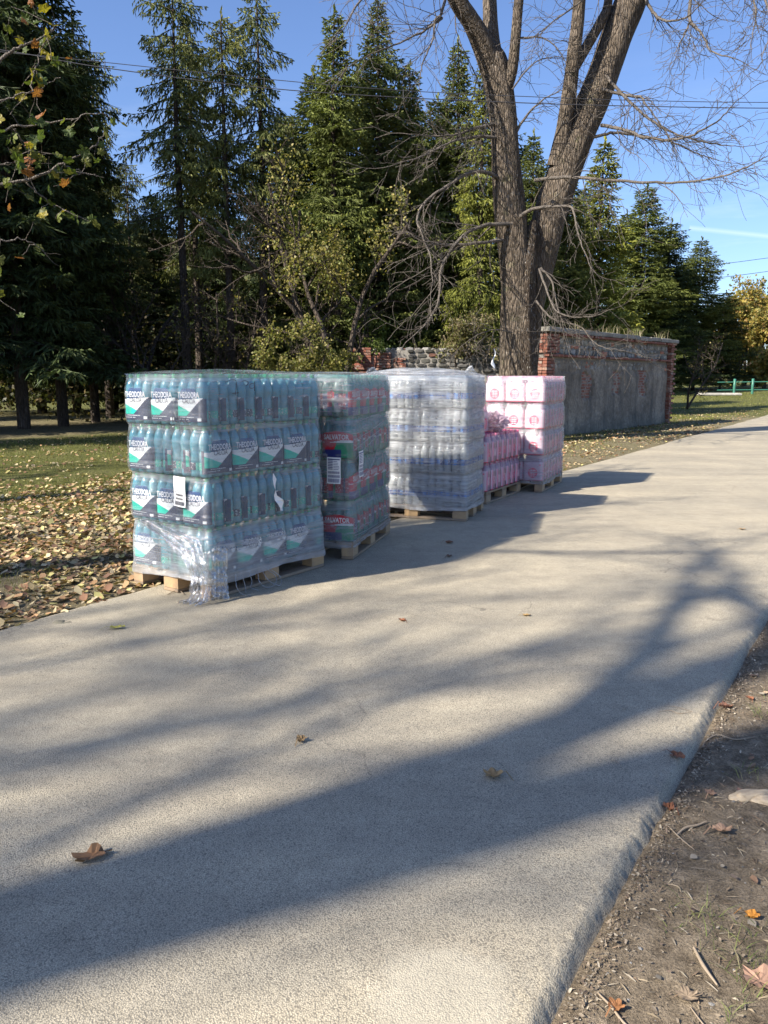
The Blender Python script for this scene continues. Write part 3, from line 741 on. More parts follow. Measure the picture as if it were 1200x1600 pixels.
def hull_mesh(nm, mat):
    zs = [.001, .008, .02, .07, .12, .17, .215, .24, .265, .285, .305, .325, .3365]; n = 44; V = []; F = []
    for z in zs:
        for i in range(n):
            s = PER*i/n; x, y, _ = hull_point(s, z, 0.0006); w = 0.0012*math.sin(i*2.1+z*60); V.append((x*(1+w), y*(1+w*2), z))
    for q in range(len(zs)-1):
        for i in range(n): F.append((q*n+i, q*n+(i+1) % n, (q+1)*n+(i+1) % n, (q+1)*n+i))
    F.append(tuple(range(n))[::-1])
    return mesh(nm, V, F, mat, True)
def print_mesh(nm, mats, fn, z0, z1, smax=0.15, ds=0.0036, dz=0.0036, texts=()):
    A_ = Acc(); ns = int(2*smax/ds); nz_ = int((z1-z0)/dz)
    for half in (0, PER/2):
        o = len(A_.V)
        for j in range(nz_+1):
            for i in range(ns+1): A_.V.append(hull_point(half-smax+2*smax*i/ns, z0+(z1-z0)*j/nz_, 0.0022))
        for j in range(nz_):
            for i in range(ns):
                s = -smax+2*smax*(i+.5)/ns; z = z0+(z1-z0)*(j+.5)/nz_; k = fn(s, z)
                if k is None: continue
                b_ = o+j*(ns+1)+i; A_.F.append((b_, b_+1, b_+ns+2, b_+ns+1)); A_.mi.append(k); A_.c.append((1, 1, 1))
        for txt, size, cx, cz, k, bold, ys in texts:
            TV, TF = text_vf(txt, size, bold); ox = (TV[:, 0].max()+TV[:, 0].min())/2
            A_.add([hull_point(half+cx+x-ox, cz+y*ys, 0.0034) for x, y, _ in TV], TF, k)
    return A_.mesh(nm, mats)
_tc = {}
def text_vf(txt, size, bold=0.0):
    key = (txt, size, bold)
    if key in _tc: return _tc[key]
    c = bpy.data.curves.new('lettering', 'FONT'); c.body = txt; c.size = size; c.resolution_u = 2; c.offset = bold; c.fill_mode = 'FRONT'
    o = bpy.data.objects.new('lettering', c); COL.objects.link(o); dg = bpy.context.evaluated_depsgraph_get()
    me_ = bpy.data.meshes.new_from_object(o.evaluated_get(dg)); V = np.array([v.co[:] for v in me_.vertices]); F = [tuple(p.vertices) for p in me_.polygons]
    bpy.data.objects.remove(o); bpy.data.curves.remove(c); bpy.data.meshes.remove(me_)
    _tc[key] = (V, F); return _tc[key]

def f_blue(s, z):       # navy band, teal corner, pale sail, blue dome
    a = (z-.022)/.15
    if abs(s) > 0.130: return 0 if (abs(s) < 0.148 and a < 1.02) else None
    if .81 < (s+.13)/.26 < .93 and .05 < a < .17: return 1
    if a < .27:
        if abs(a-.20) < .016 and -0.09 < s < .05 and int(s*330) % 5: return 1
        if abs(a-.10) < .014 and -0.11 < s < .0 and int(s*250+9) % 4: return 1
        return 0
    u = (s+.13)/.26
    if a < .30+(1.02-.30)*max(0, (u-.42)/.58)**1.0*1.05 and u > .42 and a < .27+ (u-.42)*1.35: return 0
    if a < .80-.75*abs(u-.05)**1.1 and u < .62 and a < .78-u*.62: return 2
    if a < 1.0+0.10*u-.06: return 1
    return 3 if (((s)/.085)**2+((a-1.0)/.62)**2 < 1) else None
def f_blue2(s, z):
    r = f_blue(s, z)
    return r
def f_green(s, z):
    a = z/.26
    if abs(s) > 0.142: return None
    if a < .30: return 2 if s < .04 else 3
    if a < .52: return 0 if s < -.02+.1*(a-.3) else 3
    if a < .56+.04*math.sin(s*20): return 1
    if a < .86-(s/.15)**2*.12: return 0
    return None
def f_pink(s, z):
    if abs(s) > 0.150: return None
    if z < .016: return 1
    if (s/.062)**2+((z-.108)/.066)**2 < 1:
        if abs(z-.108) < .045 and int((z-.06)/.0125) % 2 == 0 and int((s+.1)*260) % 3 and abs(s) < .042: return 3
        return 1
    if .085 < s < .105 and .205 < z < .220: return 1
    if abs(s) > .128: return 2
    return 0
B_BLUE = bottle_meshes('bottle', M['b_blue'], M['cap_green'], M['l_teal'], PROF_WATER, (.045, .095))
B_GREEN = bottle_meshes('bottle', M['b_green'], M['cap_teal'], M['l_red'], PROF_GREEN, (.062, .185))
B_CLEAR = bottle_meshes('bottle', M['b_clear'], M['cap_white'], M['l_blue'], PROF_CLEAR, (.098, .158), 10)
B_PINK = bottle_meshes('bottle', M['b_pink'], M['cap_pink'], M['l_pink'], PROF_CLEAR, (.07, .165), 10)
PRODUCTS = dict(
    blue=dict(b=B_BLUE, film=hull_mesh('shrink_film', M['shrink']), word='blue water',
              prt=print_mesh('printed_panel', [P_NAVY, P_WHITE, P_TEAL, P_DOME, P_INK], f_blue, .022, .240, texts=[('THEODORA', .0370, 0, .179, 1, .0008, 1.45), ('CALCIA', .0360, .006, .143, 4, .0003, 1.25)])),
    green=dict(b=B_GREEN, film=hull_mesh('shrink_film', M['shrink']), word='green mineral water',
              prt=print_mesh('printed_panel', [P_RED, P_WHITE, P_DBLUE, P_GREENP], f_green, .012, .225, ds=.005, dz=.005, texts=[('SALVATOR', .0430, 0, .160, 1, .0012, 1.3)])),
    clear=dict(b=B_CLEAR, film=hull_mesh('shrink_film', M['shrink']), word='clear water', prt=None),
    pink=dict(b=B_PINK, film=hull_mesh('shrink_film', M['shrink_pink']), word='pink water',
              prt=print_mesh('printed_panel', [P_PWHITE, P_PRED, P_PPINK, P_WHITE], f_pink, .006, .245, smax=.153, ds=.005, dz=.005)))

def six_pack(prod, loc, rz, label, group):
    p = PRODUCTS[prod]; r = empty('bottle_pack', loc, rz); tag(r, label, 'bottle pack', group)
    for ix in (-1, 0, 1):
        for iy in (-1, 1):
            b, c, lb = p['b']; o = link('bottle', b, r); o.location = (ix*.0867, iy*.0433, 0); o.rotation_euler = (0, 0, random.uniform(0, 6.28))
            link('cap', c, o)
            if lb: link('label', lb, o)
    f = link('shrink_film', p['film'], r)
    if p['prt']: link('printed_panel', p['prt'], f)
    return r
ORD = ['first', 'second', 'third', 'fourth', 'fifth', 'sixth', 'seventh']
LAY = {0: 'bottom', 1: 'second lowest', 2: 'third lowest', 3: 'top'}
def layer_cells(kind, swap):
    """(x, y, rotation, row, column) of the 21 packs in one layer of a 0.8 x 1.2 pallet; swap turns it to 1.2 x 0.8"""
    out = []
    if kind == 'A':
        for j in range(7):
            for i in range(3): out.append((-.2667+.2667*i, -.5143+.1714*j, 0, j, i))
    else:
        for j in range(7): out.append((-.2667, -.5143+.1714*j, 0, j, 0))
        for j in range(4):
            for i in range(3): out.append((-.133+.0889+.1777*i, -.6+.13+.26*j, 90, j, i+1))
        for i in range(2): out.append((-.133+.133+.2665*i, .6-.083, 0, 6, i+2))
    if swap: out = [(y, x, 90-rz, j, i) for x, y, rz, j, i in out]
    return out
def stack(corner, th, A, B, prod, layers, near, group, shifts=None, keep=None, base=0.144):
    """near corner of the pallet on the ground, th = turn; local x towards the near corner, local y along the shaded side"""
    l = np.array([-math.cos(th), math.sin(th)]); r = np.array([math.sin(th), math.cos(th)])
    c = np.array(corner)+l*A/2+r*B/2; rot = Matrix.Rotation(-th, 4, 'Z'); org = Matrix.Translation((c[0], c[1], 0)) @ rot
    swap = A > B; n = len(layers)
    for k, kind in enumerate(layers):
        top = k == n-1; sx_, sy_ = (shifts[k] if shifts else (0, 0))
        for (x, y, rz, row, colm) in layer_cells(kind, swap):
            hw = .13 if rz in (0,) else .087; hh = .087 if rz == 0 else .13
            edge_front = y-hh < -B/2+.10; edge_right = x+hw > A/2-.10; edge_left = x-hw < -A/2+.10
            if not (edge_front or edge_right or top or (edge_left and y < 0)): continue
            if keep and not keep(k, x, y): continue
            jx, jy = random.uniform(-.003, .003), random.uniform(-.003, .003)
            P = org @ Vector((x+sx_+jx, y+sy_+jy, base+.003+k*.3395))
            lay = LAY[k] if n == 4 else ('lower' if k == 0 else 'upper')
            rw = 'back' if row == 6 else ORD[row]; cl = ['far left', 'left of centre', 'right of centre', 'far right'][colm] if kind == 'B' and colm < 4 else ['left', 'middle', 'right'][min(colm, 2)]
            lab = f"{PRODUCTS[prod]['word']} six-pack, {near}, {lay} layer, {rw} row, {cl}"
            if swap: lab = f"{PRODUCTS[prod]['word']} six-pack, {near}, {lay} layer, {['front', 'middle', 'back'][min(colm, 2)]} row, {ORD[row]} from left"
            six_pack(prod, P, -th+math.radians(rz)+random.uniform(-.018, .018)+(math.pi if random.random() < .5 else 0), lab, group)
    return org, c

# stretch film: a thin skin round the whole stack, following every layer
def bottle_off(zl):
    return float(np.interp(zl, [0, .01, .03, .21, .25, .29, .32, .339], [-.002, .003, .006, .006, .003, -.004, -.009, -.006]))
def wrap_film(org, A, B, n, mat, label, seed, zb=0.105, ztop=None, top='open', dome=0.0, skirt=0.012, shifts=None, wob=0.004, base=0.144, flap=None):
    r = empty('stretch_film', org.translation, 0); r.rotation_euler = org.to_euler(); tag(r, label, 'plastic film', 'clear stretch film around the bottle stacks')
    rng = np.random.default_rng(seed); ztop = ztop or base+n*.3395+.002
    zs = np.concatenate([np.linspace(zb, base+.02, 4), np.linspace(base+.045, ztop, int((ztop-base)/.021))])
    rc_ = 0.045; m = 0; pts = []
    def outline(off, dens=0.022):
        P = []; hx, hy = A/2+off-rc_, B/2+off-rc_
        cs = [(hx, -hy, -90), (hx, hy, 0), (-hx, hy, 90), (-hx, -hy, 180)]
        for q in range(4):
            cx, cy, a0 = cs[q]
            for i in range(5): a_ = math.radians(a0+22.5*i); P.append((cx+rc_*math.cos(a_), cy+rc_*math.sin(a_)))
            nx_, ny_, _ = cs[(q+1) % 4]; ln = 2*hy if q % 2 == 0 else 2*hx; kk = int((A if q % 2 else B)/dens)
            a0n = math.radians(a0+90); x0, y0 = cx+rc_*math.cos(a0n), cy+rc_*math.sin(a0n); x1, y1 = nx_+rc_*math.cos(a0n), ny_+rc_*math.sin(a0n)
            for i in range(1, kk): P.append((x0+(x1-x0)*i/kk, y0+(y1-y0)*i/kk))
        return P
    V = []
    for z in zs:
        zl = (z-base) % .3395 if z > base else 0; k = min(n-1, max(0, int((z-base)/.3395)))
        off = 0.004+bottle_off(zl) if z > base+.02 else skirt*(1-(z-zb)/(base+.02-zb)*0.3)
        sx_, sy_ = shifts[k] if shifts else (0, 0)
        O = outline(off); m = len(O); O = np.array(O); ang = np.arange(m)
        ln = np.hypot(O[:, 0], O[:, 1])[:, None]; nrm = O/ln
        w = (fbm(ang*0.14+seed, np.full(m, z*9.0), 3, seed)-0.5)*2*wob*2+(fbm(ang*0.5+z*14, np.full(m, z*30.0), 2, seed+3)-0.5)*wob
        low = (z < base+.03)*0.010*np.sin(ang*0.9+seed)
        for (x, y), (u, v_), w_ in zip(O, nrm, w+low*0.4): V.append((x+u*w_+sx_, y+v_*w_+sy_, z+(0.012*math.sin(len(V)*0.13+seed)*(z <= zb+1e-6))))
    F = [(q*m+i, q*m+(i+1) % m, (q+1)*m+(i+1) % m, (q+1)*m+i) for q in range(len(zs)-1) for i in range(m)]
    link('film_skin', mesh('film_skin', V, F, mat, True), r)
    if top != 'none':
        # the film folded in over the top edge, and a loose sheet across it
        nn = 26; X_, Y_ = np.meshgrid(np.linspace(-1, 1, nn), np.linspace(-1, 1, nn)); e = np.maximum(np.abs(X_), np.abs(Y_))
        zz = ztop+0.004+dome*(1-e**2.2)*(0.6+0.8*fbm(X_*1.3+seed, Y_*1.3, 2, seed+7))+0.010*(fbm(X_*5, Y_*5, 3, seed+8)-0.3)*(1-e**8)
        Vt = np.stack([X_*(A/2-.012), Y_*(B/2-.012), zz], -1).reshape(-1, 3)
        Ft = [(a_*nn+b_, a_*nn+b_+1, (a_+1)*nn+b_+1, (a_+1)*nn+b_) for a_ in range(nn-1) for b_ in range(nn-1) if top == 'sheet' or max(abs(X_[a_, b_]), abs(Y_[a_, b_])) > .80]
        link('top_sheet', mesh('top_sheet', Vt, Ft, mat, True), r)
    if flap:
        fx, fy, fh, fw, frz = flap; kk = 9; Vf = []; Ff = []
        for a_ in range(kk):
            for b_ in range(kk):
                u, v_ = a_/(kk-1), b_/(kk-1); wd = fw*(1-v_**1.4)
                xx = (u-.5)*wd; Vf.append((fx+math.cos(frz)*xx+.02*math.sin(u*7+v_*5)+0.03*v_, fy+math.sin(frz)*xx+.025*math.sin(u*9+1), ztop-.03+v_*fh))
        for a_ in range(kk-1):
            for b_ in range(kk-1): Ff.append((a_*kk+b_, (a_+1)*kk+b_, (a_+1)*kk+b_+1, a_*kk+b_+1))
        link('film_flap', mesh('film_flap', Vf, Ff, mat, True), r)
    return r

M['film_near'] = m_film('stretch_film_near', 0.05, 0.17, (1.0, 1.0, 15), (0, 0.05, 0), 0.55, tint=(0.86, 0.90, 0.93), patch=0.24, low=0.24, notch=0.20)
M['film_fog'] = m_film('stretch_film_cloudy', 0.12, 0.20, (0.9, 0.9, 11), (0.28, 0.0, 0), 0.6, tint=(0.86, 0.89, 0.93), patch=0.30, notch=0.12)
M['film_bright'] = m_film('stretch_film_layered', 0.20, 0.22, (1.0, 1.0, 18), (0, 0.03, 0), 0.8, tint=(0.92, 0.94, 0.95), patch=0.55, rough=0.20, notch=0.25)  # milky film; its extra white streaks also stand in for sun glare
M['film_crinkle'] = m_film('crumpled_film', 0.10, 0.40, (5, 5, 1.5), bump=0.8, crinkle=0.25, patch=0.30, rough=0.12)

# stack 1 (nearest)
c1, th1 = (-1.158, 5.207), .605
pallets = []
def put_pallet(corner, th, A, B, label):
    l = np.array([-math.cos(th), math.sin(th)]); r = np.array([math.sin(th), math.cos(th)]); c = np.array(corner)+l*A/2+r*B/2
    return pallet((c[0], c[1], 0.003), -th, label, 'y' if B > A else 'x')
sh1 = [(0.004, 0.0), (-0.002, 0.003), (-0.008, -0.002), (-0.012, 0.0)]
put_pallet(c1, th1, .8, 1.2, 'wooden pallet under the nearest stack of blue bottles')
org1, _ = stack(c1, th1, .8, 1.2, 'blue', 'BABA', 'nearest stack', 'six-packs of blue water bottles', sh1)
w1 = wrap_film(org1, .8, 1.2, 4, M['film_near'], 'clear stretch film around the nearest stack, bunched at its front corner', 3, dome=0.02, top='sheet', shifts=sh1, skirt=0.018, wob=0.005)
# stack 2
c2, th2 = (-.253, 6.427), .261
put_pallet(c2, th2, .8, 1.2, 'grey wooden pallet under the stack of green bottles')
org2, _ = stack(c2, th2, .8, 1.2, 'green', 'ABAB', 'second stack', 'six-packs of green mineral water bottles')
wrap_film(org2, .8, 1.2, 4, M['film_fog'], 'cloudy stretch film around the second stack with green bottles', 5, dome=0.015, top='sheet', wob=0.006, flap=(.25, .45, .10, .30, 0.9))
# stack 3
c3, th3 = (.852, 8.206), .346
put_pallet(c3, th3, 1.2, .8, 'wooden pallet under the stack of clear bottles with blue labels')
org3, _ = stack(c3, th3, 1.2, .8, 'clear', 'AAAA', 'clear bottle stack', 'six-packs of clear water bottles')
wrap_film(org3, 1.2, .8, 4, M['film_bright'], 'shiny stretch film around the clear bottles, puffed up on top', 7, dome=0.075, top='sheet', wob=0.008, skirt=0.02, flap=(.50, .0, .13, .34, 1.1))
# stack 4 (full) and 4a (half unpacked)
c4, th4 = (2.061, 10.353), .430
put_pallet(c4, th4, .8, 1.2, 'wooden pallet under the tall stack of pink bottles, farthest right')
org4, _ = stack(c4, th4, .8, 1.2, 'pink', 'AAAA', 'tall pink stack', 'six-packs of pink water bottles', base=.144)
r4 = wrap_film(org4, .8, 1.2, 4, M['film_fog'], 'stretch film hanging over the shaded side of the tall pink stack', 9, top='none', wob=0.006)
c5 = G(758, 789)[:2]; th5 = math.atan2(*(G(813, 769)-G(758, 789))[:2]); 
r5v = np.array([math.sin(th5), math.cos(th5)]); c5 = G(813, 769)[:2]-r5v*1.2
put_pallet(c5, th5, .8, 1.2, 'wooden pallet under the half unpacked pink bottles')
org5, _ = stack(c5, th5, .8, 1.2, 'pink', 'AA', 'unpacked pink pallet', 'six-packs of pink water bottles')
# one more layer left at the near end of the opened pallet
def crumple(nm, loc, size, seed, mat, label=None, parent=None, flat=1.0):
    import mathutils
    nu, nv = 40, 26; V = []; F = []
    for a_ in range(nv):
        for b_ in range(nu):
            ph = math.pi*a_/(nv-1); t_ = 2*math.pi*b_/nu; d = Vector((math.sin(ph)*math.cos(t_), math.sin(ph)*math.sin(t_), math.cos(ph)))
            k = 0.7+0.55*abs(mathutils.noise.noise(d*2.1+Vector((seed, 0, 0))))+0.5*abs(mathutils.noise.noise(d*5+Vector((0, seed, 0))))+0.2*mathutils.noise.noise(d*13)
            V.append((d.x*k*size[0], d.y*k*size[1], d.z*k*size[2]*flat))
    for a_ in range(nv-1):
        for b_ in range(nu): F.append((a_*nu+b_, (a_+1)*nu+b_, (a_+1)*nu+(b_+1) % nu, a_*nu+(b_+1) % nu))
    o = link(nm, mesh(nm, V, F, mat, False), parent); o.location = loc
    if label: tag(o, label, 'plastic film')
    return o
for (x, y, n_) in ((.1, -.45, 0), (-.25, -.3, 1), (.2, -.05, 2)):
    pass
P = org5 @ Vector((-.16, -.36, .144+.3395*2+.003)); six_pack('pink', P, -th5+.03, 'pink water six-pack alone on top of the unpacked pink pallet', 'six-packs of pink water bottles')
P = org5 @ Vector((.16, -.30, .144+.3395*2+.003)); six_pack('pink', P, -th5+math.pi/2+.1, 'pink water six-pack next to crumpled film on the unpacked pallet', 'six-packs of pink water bottles')
M['pink_loose'] = m_film('loose_pink_film', 0.35, 0.4, (5, 5, 5), bump=1.0, crinkle=0.7, tint=(0.88, 0.62, 0.76), patch=0.4)
P = org5 @ Vector((.20, .10, .144+.3395*2+.11)); crumple('crumpled_film', P, (.17, .26, .12), 4.0, M['pink_loose'], 'crumpled pink printed film lying on the half unpacked pallet')

# ------------------------------------------------------------------ spruces
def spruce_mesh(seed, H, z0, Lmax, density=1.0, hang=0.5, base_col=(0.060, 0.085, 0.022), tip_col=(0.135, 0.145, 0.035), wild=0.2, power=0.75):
    """crown of drooping boughs; every twig is a pair of crossed narrow blades"""
    rng = np.random.default_rng(seed); A0 = []; A1 = []; Wd = []; Cc = []; tub = []
    z = z0
    while z < H-0.15:
        f = (z-z0)/(H-z0); nb = int(rng.integers(4, 7)*density+0.5) if f < .93 else 4
        Lb = Lmax*(1-f)**power*(0.75+0.25*math.sin(seed+z*1.7))+0.12
        ph0 = rng.uniform(0, 6.28)
        for b in range(nb):
            ph = ph0+b*2*np.pi/nb+rng.normal(0, 0.25); L = Lb*rng.uniform(0.6, 1.0+wild); 
            if rng.random() < 0.05: continue
            d = np.array([math.cos(ph), math.sin(ph)]); m = max(4, int(L/0.13)); t = np.linspace(0, 1, m+1)
            up = 0.35 if f > .8 else 0.05
            zz = z+L*(up*t-(0.20+hang*0.35)*t**1.5+0.20*t**3)+rng.normal(0, .02)
            P = np.stack([d[0]*L*t, d[1]*L*t, zz], -1); P[:, :2] += rng.normal(0, 0.02*L, (m+1, 2))*t[:, None]
            tub.append((P[::max(1, m//4)], np.linspace(0.012+0.008*L, 0.004, len(P[::max(1, m//4)])), 3))
            side = np.array([-d[1], d[0], 0])
            for i in range(max(1, int(m*0.12)), m+1):
                tt = i/m; tl = (0.16+0.42*math.sin(math.pi*min(1, tt*0.9+0.12)))*min(1.0, L*0.55+0.25)*rng.uniform(0.7, 1.25)
                lit = 0.3+0.7*tt  # sunlit look put into the colour: twigs paler toward the bough tip
                for sgn in (-1, 1):
                    dr = np.array([d[0], d[1], 0])*rng.uniform(.35, .8)+side*sgn*rng.uniform(.5, 1.0)+np.array([0, 0, -hang*rng.uniform(.3, 1.3)])
                    dr /= np.linalg.norm(dr); e = P[i]+dr*tl; A0.append(P[i]); A1.append(e); Wd.append(0.015+0.012*rng.random()); Cc.append(lit*rng.uniform(.5, 1.1))
                    # second order: short side sprays and hanging tassels
                    for q in range(4+(tl > .3)):
                        s = rng.uniform(.25, .95); o = P[i]+dr*tl*s
                        d2 = dr+rng.normal(0, .55, 3)+np.array([0, 0, -hang*1.0]); d2 /= np.linalg.norm(d2)
                        A0.append(o); A1.append(o+d2*tl*rng.uniform(.25, .6)); Wd.append(0.014+0.010*rng.random()); Cc.append(lit*rng.uniform(.6, 1.2))
                dr = np.array([d[0], d[1], 0.1-hang*.3]); A0.append(P[i]); A1.append(P[i]+dr/np.linalg.norm(dr)*0.16); Wd.append(.03); Cc.append(lit)
        z += rng.uniform(0.22, 0.38)*(1.15-0.45*f)
    for k in range(5):
        A0.append(np.array([0, 0, H-.5+.12*k])); A1.append(np.array([rng.normal(0, .05), rng.normal(0, .05), H-.3+.13*k])); Wd.append(.05); Cc.append(1)
    A0 = np.array(A0); A1 = np.array(A1); Wd = np.array(Wd)[:, None]; n = len(A0); ax = A1-A0; ln = np.linalg.norm(ax, axis=1, keepdims=True)+1e-9; ax /= ln
    rv = rng.normal(0, 1, (n, 3)); s1 = np.cross(ax, rv); s1 /= np.linalg.norm(s1, axis=1, keepdims=True); s2 = np.cross(ax, s1)
    mid = A0+ax*ln*0.45
    V = np.concatenate([A0, mid+s1*Wd, A1, mid-s1*Wd, mid+s2*Wd, mid-s2*Wd]); i = np.arange(n)
    F = np.concatenate([np.stack([i, i+n, i+2*n, i+3*n], -1), np.stack([i, i+4*n, i+2*n, i+5*n], -1)])
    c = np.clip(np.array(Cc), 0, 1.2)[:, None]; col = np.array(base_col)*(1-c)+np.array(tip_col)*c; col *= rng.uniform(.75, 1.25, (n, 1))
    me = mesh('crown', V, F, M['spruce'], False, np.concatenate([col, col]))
    tub.append((np.array([[0, 0, -.3], [0, 0, H*.3], [rng.normal(0, .06), rng.normal(0, .06), H*.65], [0, 0, H]]), np.array([H*.0125, H*.0095, H*.006, .015]), 9))
    V, F = tubes_vf(tub); tm = mesh('trunk', V, F, M['bark_dark'], True)
    return me, tm
SP = dict(
    dense=spruce_mesh(1, 14, 0.9, 2.7, 1.5, 0.40, power=.62, tip_col=(0.17, 0.19, 0.05)), dense2=spruce_mesh(2, 14, 0.6, 2.5, 1.6, 0.5, power=.62, tip_col=(0.20, 0.225, 0.055), base_col=(.07, .095, .026)),
    open=spruce_mesh(3, 15, 7.2, 2.0, 0.70, 0.9, wild=.5, power=.45, tip_col=(0.20, 0.215, 0.075)), open2=spruce_mesh(4, 15, 6.2, 1.8, 0.62, 1.0, wild=.6, power=.4, tip_col=(0.23, 0.235, 0.065)),
    dark=spruce_mesh(5, 14, 2.0, 2.9, 1.3, 0.6, power=.62, base_col=(.030, .048, .018), tip_col=(.07, .095, .03)), gold=spruce_mesh(6, 13, 0.8, 1.7, 1.3, 0.9, tip_col=(0.27, 0.275, 0.05), base_col=(.09, .12, .03)))
SH_ = dict(dense=14, dense2=14, open=15, open2=15, dark=14, gold=13)
def spruce(kind, px, ptop, Y, label, wide=1.0, rz=None, X=None, H=None):
    p = At(px, ptop, Y); x = p[0] if X is None else X; z = float(gz(x, Y)); h = (p[2]-z) if H is None else H
    r = empty('spruce_tree', (x, Y, z), random.uniform(0, 6.28) if rz is None else rz); tag(r, label, 'tree', 'spruces behind the grass and the walls')
    s = h/SH_[kind]
    for me_, nm in zip(SP[kind], ('crown', 'trunk')):
        o = link(nm, me_, r); o.scale = (s*wide, s*wide, s) if nm == 'crown' else (s, s, s)
    return r
for a_ in [
    ('dark', -30, -260, 23.5, 'very dark tall spruce at the left edge of the photo', 1.25),
    ('dark', 48, -120, 25, 'dark wide spruce behind the yellow-leaved branches', 1.15),
    ('dark', 112, 20, 27, 'dark spruce with thin stems left of the blue gap', .8),
    ('open', 140, 70, 30, 'thin dark spruce beside the open sky gap', .8),
    ('open', 196, 250, 29, 'low ragged spruce under the sky gap', .9),
    ('open', 268, -45, 27.5, 'tall sparse spruce, first of the three bare-stemmed ones', 1.0),
    ('open2', 292, 30, 31, 'slim spruce close behind the tall sparse one', .8),
    ('open2', 345, 18, 27, 'middle one of three sparse spruces with hanging shoots', 1.0),
    ('open', 400, -15, 28, 'sparse spruce with yellowish hanging boughs, third of three', .9),
    ('dense', 458, 190, 33, 'shorter dark spruce left of the dense green one', .9),
    ('dense2', 522, 16, 27.5, 'dense sunlit green spruce with a pointed top', 1.05),
    ('dense', 590, -8, 29, 'dark pointed spruce right of the dense sunlit one', .9),
    ('dense2', 640, 100, 29.5, 'shorter green spruce behind the drooping bare twigs', .95),
    ('dense', 690, 190, 31, 'dark spruce filling the gap before the bare tree', 1.0),
    ('dense2', 716, 62, 30, 'sunlit spruce just left of the bare tree', .95),
    ('gold', 757, 90, 27.5, 'yellow-green spruce with hanging boughs touching the bare trunk', 1.0),
    ('dense', 835, 205, 30, 'dark spruce seen between the two stems of the bare tree', 1.0),
    ('dense', 890, 260, 31, 'dark spruce behind the leaning stem', 1.1),
    ('gold', 945, 218, 33, 'yellow-green spruce behind the near end of the brick-ended wall', 1.7),
    ('dense2', 1012, 290, 57, 'broad sunlit spruce above the middle of the long wall', 1.9),
    ('dark', 1050, 345, 60, 'dark spruce above the far end of the long wall', 1.7),
    ('dense', 1097, 372, 64, 'pointed spruce right of the long wall', 1.9),
    ('dark', 1135, 455, 66, 'dark low spruce behind the railing', 2.1)]:
    spruce(*a_[:5], wide=a_[5])
for k, (x, y, h) in enumerate([(-15.5, 13.5, 13), (-17.5, 19, 14), (-21, 16, 15), (-13.5, 20.5, 14), (-20, 26, 15)]):  # unseen spruces, added to shade the left part of the wood
    spruce('dark', 0, 0, y, ['dark spruce outside the left edge, nearest the lawn', 'dark spruce outside the left edge by the lawn corner', 'dark spruce outside the left edge, outermost', 'dark spruce at the lawn end just outside the left edge', 'dark spruce outside the left edge, deepest in the wood'][k], 1.15, X=x, H=h)
# second rank, deeper in the wood
for k, (px, pt, Y) in enumerate([(20, -20, 35), (85, 70, 35), (165, 320, 38), (235, 300, 37), (330, 255, 36), (430, 190, 35), (490, 110, 34), (558, 110, 34), (622, 130, 35), (685, 150, 34), (790, 190, 35), (862, 255, 37), (915, 290, 50), (980, 330, 60), (1035, 372, 66), (1075, 402, 70)]):
    spruce('dense' if k % 3 == 0 else 'dark', px, pt, Y, f"dark spruce in the second rank of the wood, {['far left', 'left', 'under the sky gap', 'behind the sparse spruces', 'behind the middle sparse spruce', 'behind the third sparse spruce', 'left of the dense green one', 'behind the round yellowish tree', 'behind the low brick ruin', 'left of the bare tree', 'behind the bare trunk', 'right of the bare trunk', 'over the near wall end', 'over the middle of the long wall', 'over the far third of the wall', 'over the far end of the wall'][k]}", 1.45)

# ------------------------------------------------------------------ leafy trees and shrubs
def leaf_cards(P, rng, size, cols, droop=0.3, spread=0.08, per=3):
    n = len(P)*per; C0 = np.repeat(P, per, 0)+rng.normal(0, spread, (n, 3)); a = rng.normal(0, 1, (n, 3)); a[:, 2] -= droop; a /= np.linalg.norm(a, axis=1, keepdims=True)
    b = np.cross(a, rng.normal(0, 1, (n, 3))); b /= np.linalg.norm(b, axis=1, keepdims=True); s = size*rng.uniform(.6, 1.3, (n, 1))
    V = np.concatenate([C0, C0+a*s*.5+b*s*.38, C0+a*s, C0+a*s*.5-b*s*.38]); i = np.arange(n); F = np.stack([i, i+n, i+2*n, i+3*n], -1)
    cols = np.array(cols); c = cols[rng.integers(0, len(cols), n)]*rng.uniform(.7, 1.3, (n, 1)); return V, F, c
def broadleaf(name, loc, H, R, seed, cols, label, cat='tree', stems=3, size=.09, per=4, kids=7, group=None, depth=2, lean=(0, 0), leafy=1.0, wander=.3, zmin=.3, rmax=99):
    rng = np.random.default_rng(seed); tub = []; tips = []; r = empty(name, loc, 0); tag(r, label, cat, group)
    for k in range(stems):
        a_ = rng.uniform(0, 6.28); d = np.array([math.cos(a_)*R/H*.8+lean[0], math.sin(a_)*R/H*.8+lean[1], 1.0])
        grow((rng.normal(0, .08), rng.normal(0, .08), -.1), d, H*rng.uniform(.75, 1.0), .012*H+.01, depth+1, rng, tub, tips, 8, wander, .03, kids, .42, 1.0)
    V, F = tubes_vf(tub); link('stems', mesh('stems', V, F, M['bark_dark'], True), r)
    T = np.array(tips); T = T[T[:, 2] > zmin+rng.normal(0, .25, len(T))*(zmin > 1)]; T = T[rng.random(len(T)) < leafy]
    T = T[np.hypot(T[:, 0], T[:, 1])*(1+.25*(fbm(T[:, 2]*.9, T[:, 0]*.9, 2, seed)-.5)) < rmax]
    if len(T):
        V, F, c = leaf_cards(T, rng, size, cols, per=per, spread=.13*max(.6, H/6)); link('foliage', mesh('foliage', V, F, M['leaf'], False, c), r)
    return r
OLIVE = [(.13, .13, .03), (.17, .155, .035), (.10, .115, .028), (.22, .18, .045), (.15, .12, .04)]
